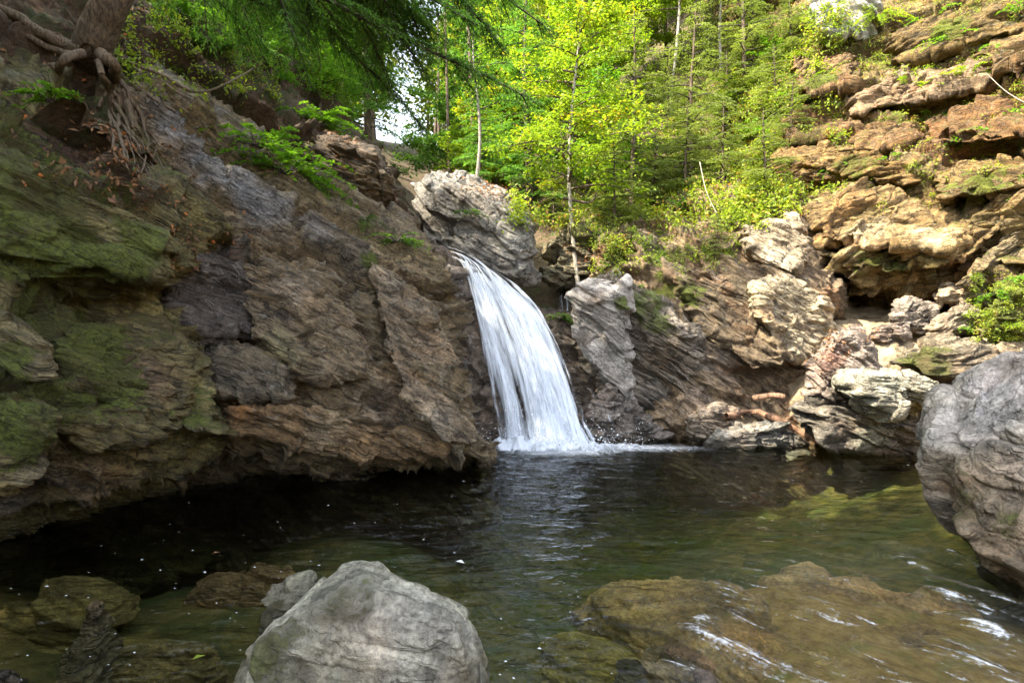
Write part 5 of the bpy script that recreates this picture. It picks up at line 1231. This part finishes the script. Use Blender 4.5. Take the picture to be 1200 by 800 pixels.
FC = [[P(496,285,14.7),P(520,296,14.1),P(538,307,13.5),P(547,345,13.1),P(556,395,12.7),P(566,445,12.35),P(577,490,12.1),P(587,530,11.95)],
      [P(504,286,14.8),P(530,298,14.2),P(552,311,13.5),P(572,347,13.05),P(590,395,12.6),P(604,445,12.2),P(613,490,11.95),P(619,532,11.75)],
      [P(512,288,15.0),P(545,305,14.4),P(576,328,13.6),P(602,362,13.15),P(622,407,12.7),P(638,456,12.25),P(649,495,12.0),P(656,532,11.75)],
      [P(520,290,15.2),P(560,315,14.6),P(604,343,13.75),P(638,374,13.35),P(661,418,12.95),P(677,462,12.55),P(688,499,12.2),P(708,531,11.9)]]
FC = np.array(FC)
def sheet(name, off, seed, lo, hi, inset=0., amp=.05, dens0=.5):
    nu, nv = 150, 240; A = cr_mat(4, nu); B = cr_mat(8, nv); C = FC.copy()
    ctr = C.mean(0, keepdims=True); C = ctr+(C-ctr)*(1-inset)
    V = np.einsum('ui,ijk,vj->uvk', A, C, B).reshape(-1, 3); F = grid_faces(nu, nv); N = vnormals(V, F)
    if N[:, 1].mean() > 0: N = -N
    u = np.repeat(np.linspace(0, 1, nu), nv); v = np.tile(np.linspace(0, 1, nv), nu)
    q = np.stack([u*11+seed*5, v*2.2, 0*u+seed], 1); h = fbm(q, 4, .55); V = V+N*(off+amp*h*(.3+v))[:, None]
    edge = np.minimum(ss(0, .16, u+.13*h), ss(0, .15, 1-u+.13*h))
    # the thin dark lane in the lower left part of the veil, and the solid right half
    lane = np.exp(-((u-.30-.05*v)/.05)**2)*ss(.55, .8, v)*.30
    d = dens0-.62*(1-edge)-lane+.22*ss(.35, .8, u)+.15*ss(.75, 1., v)+.35*ss(.22, .05, v)*0
    return mesh_obj(name, V, F, fall_mat(seed, lo, hi), {'flow': np.stack([u*2.0, v*5.2], 1), 'dens': d}, wf)
sheet('water_sheet', -.03, 1, .37, .62, 0., .05, .63)
sheet('water_sheet', .07, 2, .46, .68, .03, .07, .53)
sheet('water_sheet', .16, 3, .50, .70, .08, .09, .52)
# thin film of water down the rock at the left
def film(name, pts, wd, seed):
    p = spline([anchor(a, b)[0]+np.array([0, -.04, 0]) for a, b in pts], 60); nv = 60; nu = 14; u = np.linspace(-1, 1, nu)
    V = np.stack([p+np.array([wd*k, .02*abs(k), 0])+np.stack([.04*np.sin(np.arange(60)*.3+k), 0*np.arange(60.), 0*np.arange(60.)], 1) for k in u]).reshape(-1, 3)
    uu = np.repeat((u+1)/2, nv); vv = np.tile(np.linspace(0, 1, nv), nu)
    d = .42-.5*np.abs(uu*2-1)**2
    mesh_obj(name, V, grid_faces(nu, nv), fall_mat(seed, .45, .7), {'flow': np.stack([uu*wd*2.4, vv*3], 1), 'dens': d}, wf)
film('trickle', [(548,392),(550,420),(553,450),(558,480),(560,505)], .13, 5)
film('trickle', [(690,455),(700,475),(712,492),(722,512)], .22, 6)
# spray at the foot
def spray_drops():
    r = np.random.default_rng(9); n = 2800; D, Fd = cubesphere(3)
    px = r.normal(648, 50, n); h = r.exponential(.17, n); yv = 11.7-np.abs(r.normal(0, .22, n))
    c = np.array([W(a, b_, hh) for a, b_, hh in zip(px, yv, h)]); s = r.lognormal(-5.35, .5, n)
    V = (c[:, None]+D[None]*s[:, None, None]).reshape(-1, 3); Fa = (Fd[None]+np.arange(n)[:, None, None]*len(D)).reshape(-1, 4)
    o = mesh_obj('spray', V, Fa, white_mat('spray_white', (.82, .85, .88)), None, wf); tag(o, kind='stuff')
spray_drops()
# churned foam heap where the fall lands
def heap():
    nu, nv = 160, 26; u = np.linspace(0, 1, nu); v = np.linspace(0, 1, nv); U, V_ = np.meshgrid(u, v, indexing='ij'); U = U.ravel(); V_ = V_.ravel()
    x = -.5+3.9*U; yv = 12.05-1.05*V_-.1*np.sin(U*5); fade = np.clip(1.35-1.25*U, 0, 1)*np.clip(U/.06, 0, 1); prof = np.sin(V_*math.pi)**.8*fade
    q = np.stack([x*4, yv*4, 0*x], 1); z = -.03+prof*(.20+.16*fbm(q, 4, .6))
    Vv = np.stack([x, yv, z], 1); d = .10+.75*prof
    mesh_obj('foam', Vv, grid_faces(nu, nv), fall_mat(8, .36, .60), {'flow': np.stack([x*.6, yv*6], 1), 'dens': d}, wf)
heap()
# little upper cascade in the dark hollow
uc = Wood
C2 = np.array([[P(650,330,16.6),P(651,342,16.3),P(652,362,16.1)],[P(661,332,16.6),P(662,345,16.2),P(663,364,16.0)],[P(672,331,16.6),P(673,344,16.3),P(675,362,16.1)]])
V = np.einsum('ui,ijk,vj->uvk', cr_mat(3, 24), C2, cr_mat(3, 24)).reshape(-1, 3); u = np.repeat(np.linspace(0, 1, 24), 24); v = np.tile(np.linspace(0, 1, 24), 24)
o = mesh_obj('small_cascade', V, grid_faces(24, 24), fall_mat(11, .4, .65), {'flow': np.stack([u*.6, v*.8], 1), 'dens': .36-.5*np.abs(u*2-1)**3})
tag(o, 'tiny bluish cascade half hidden in the dark hollow right of the waterfall lip', 'cascade')
print('foliage done')
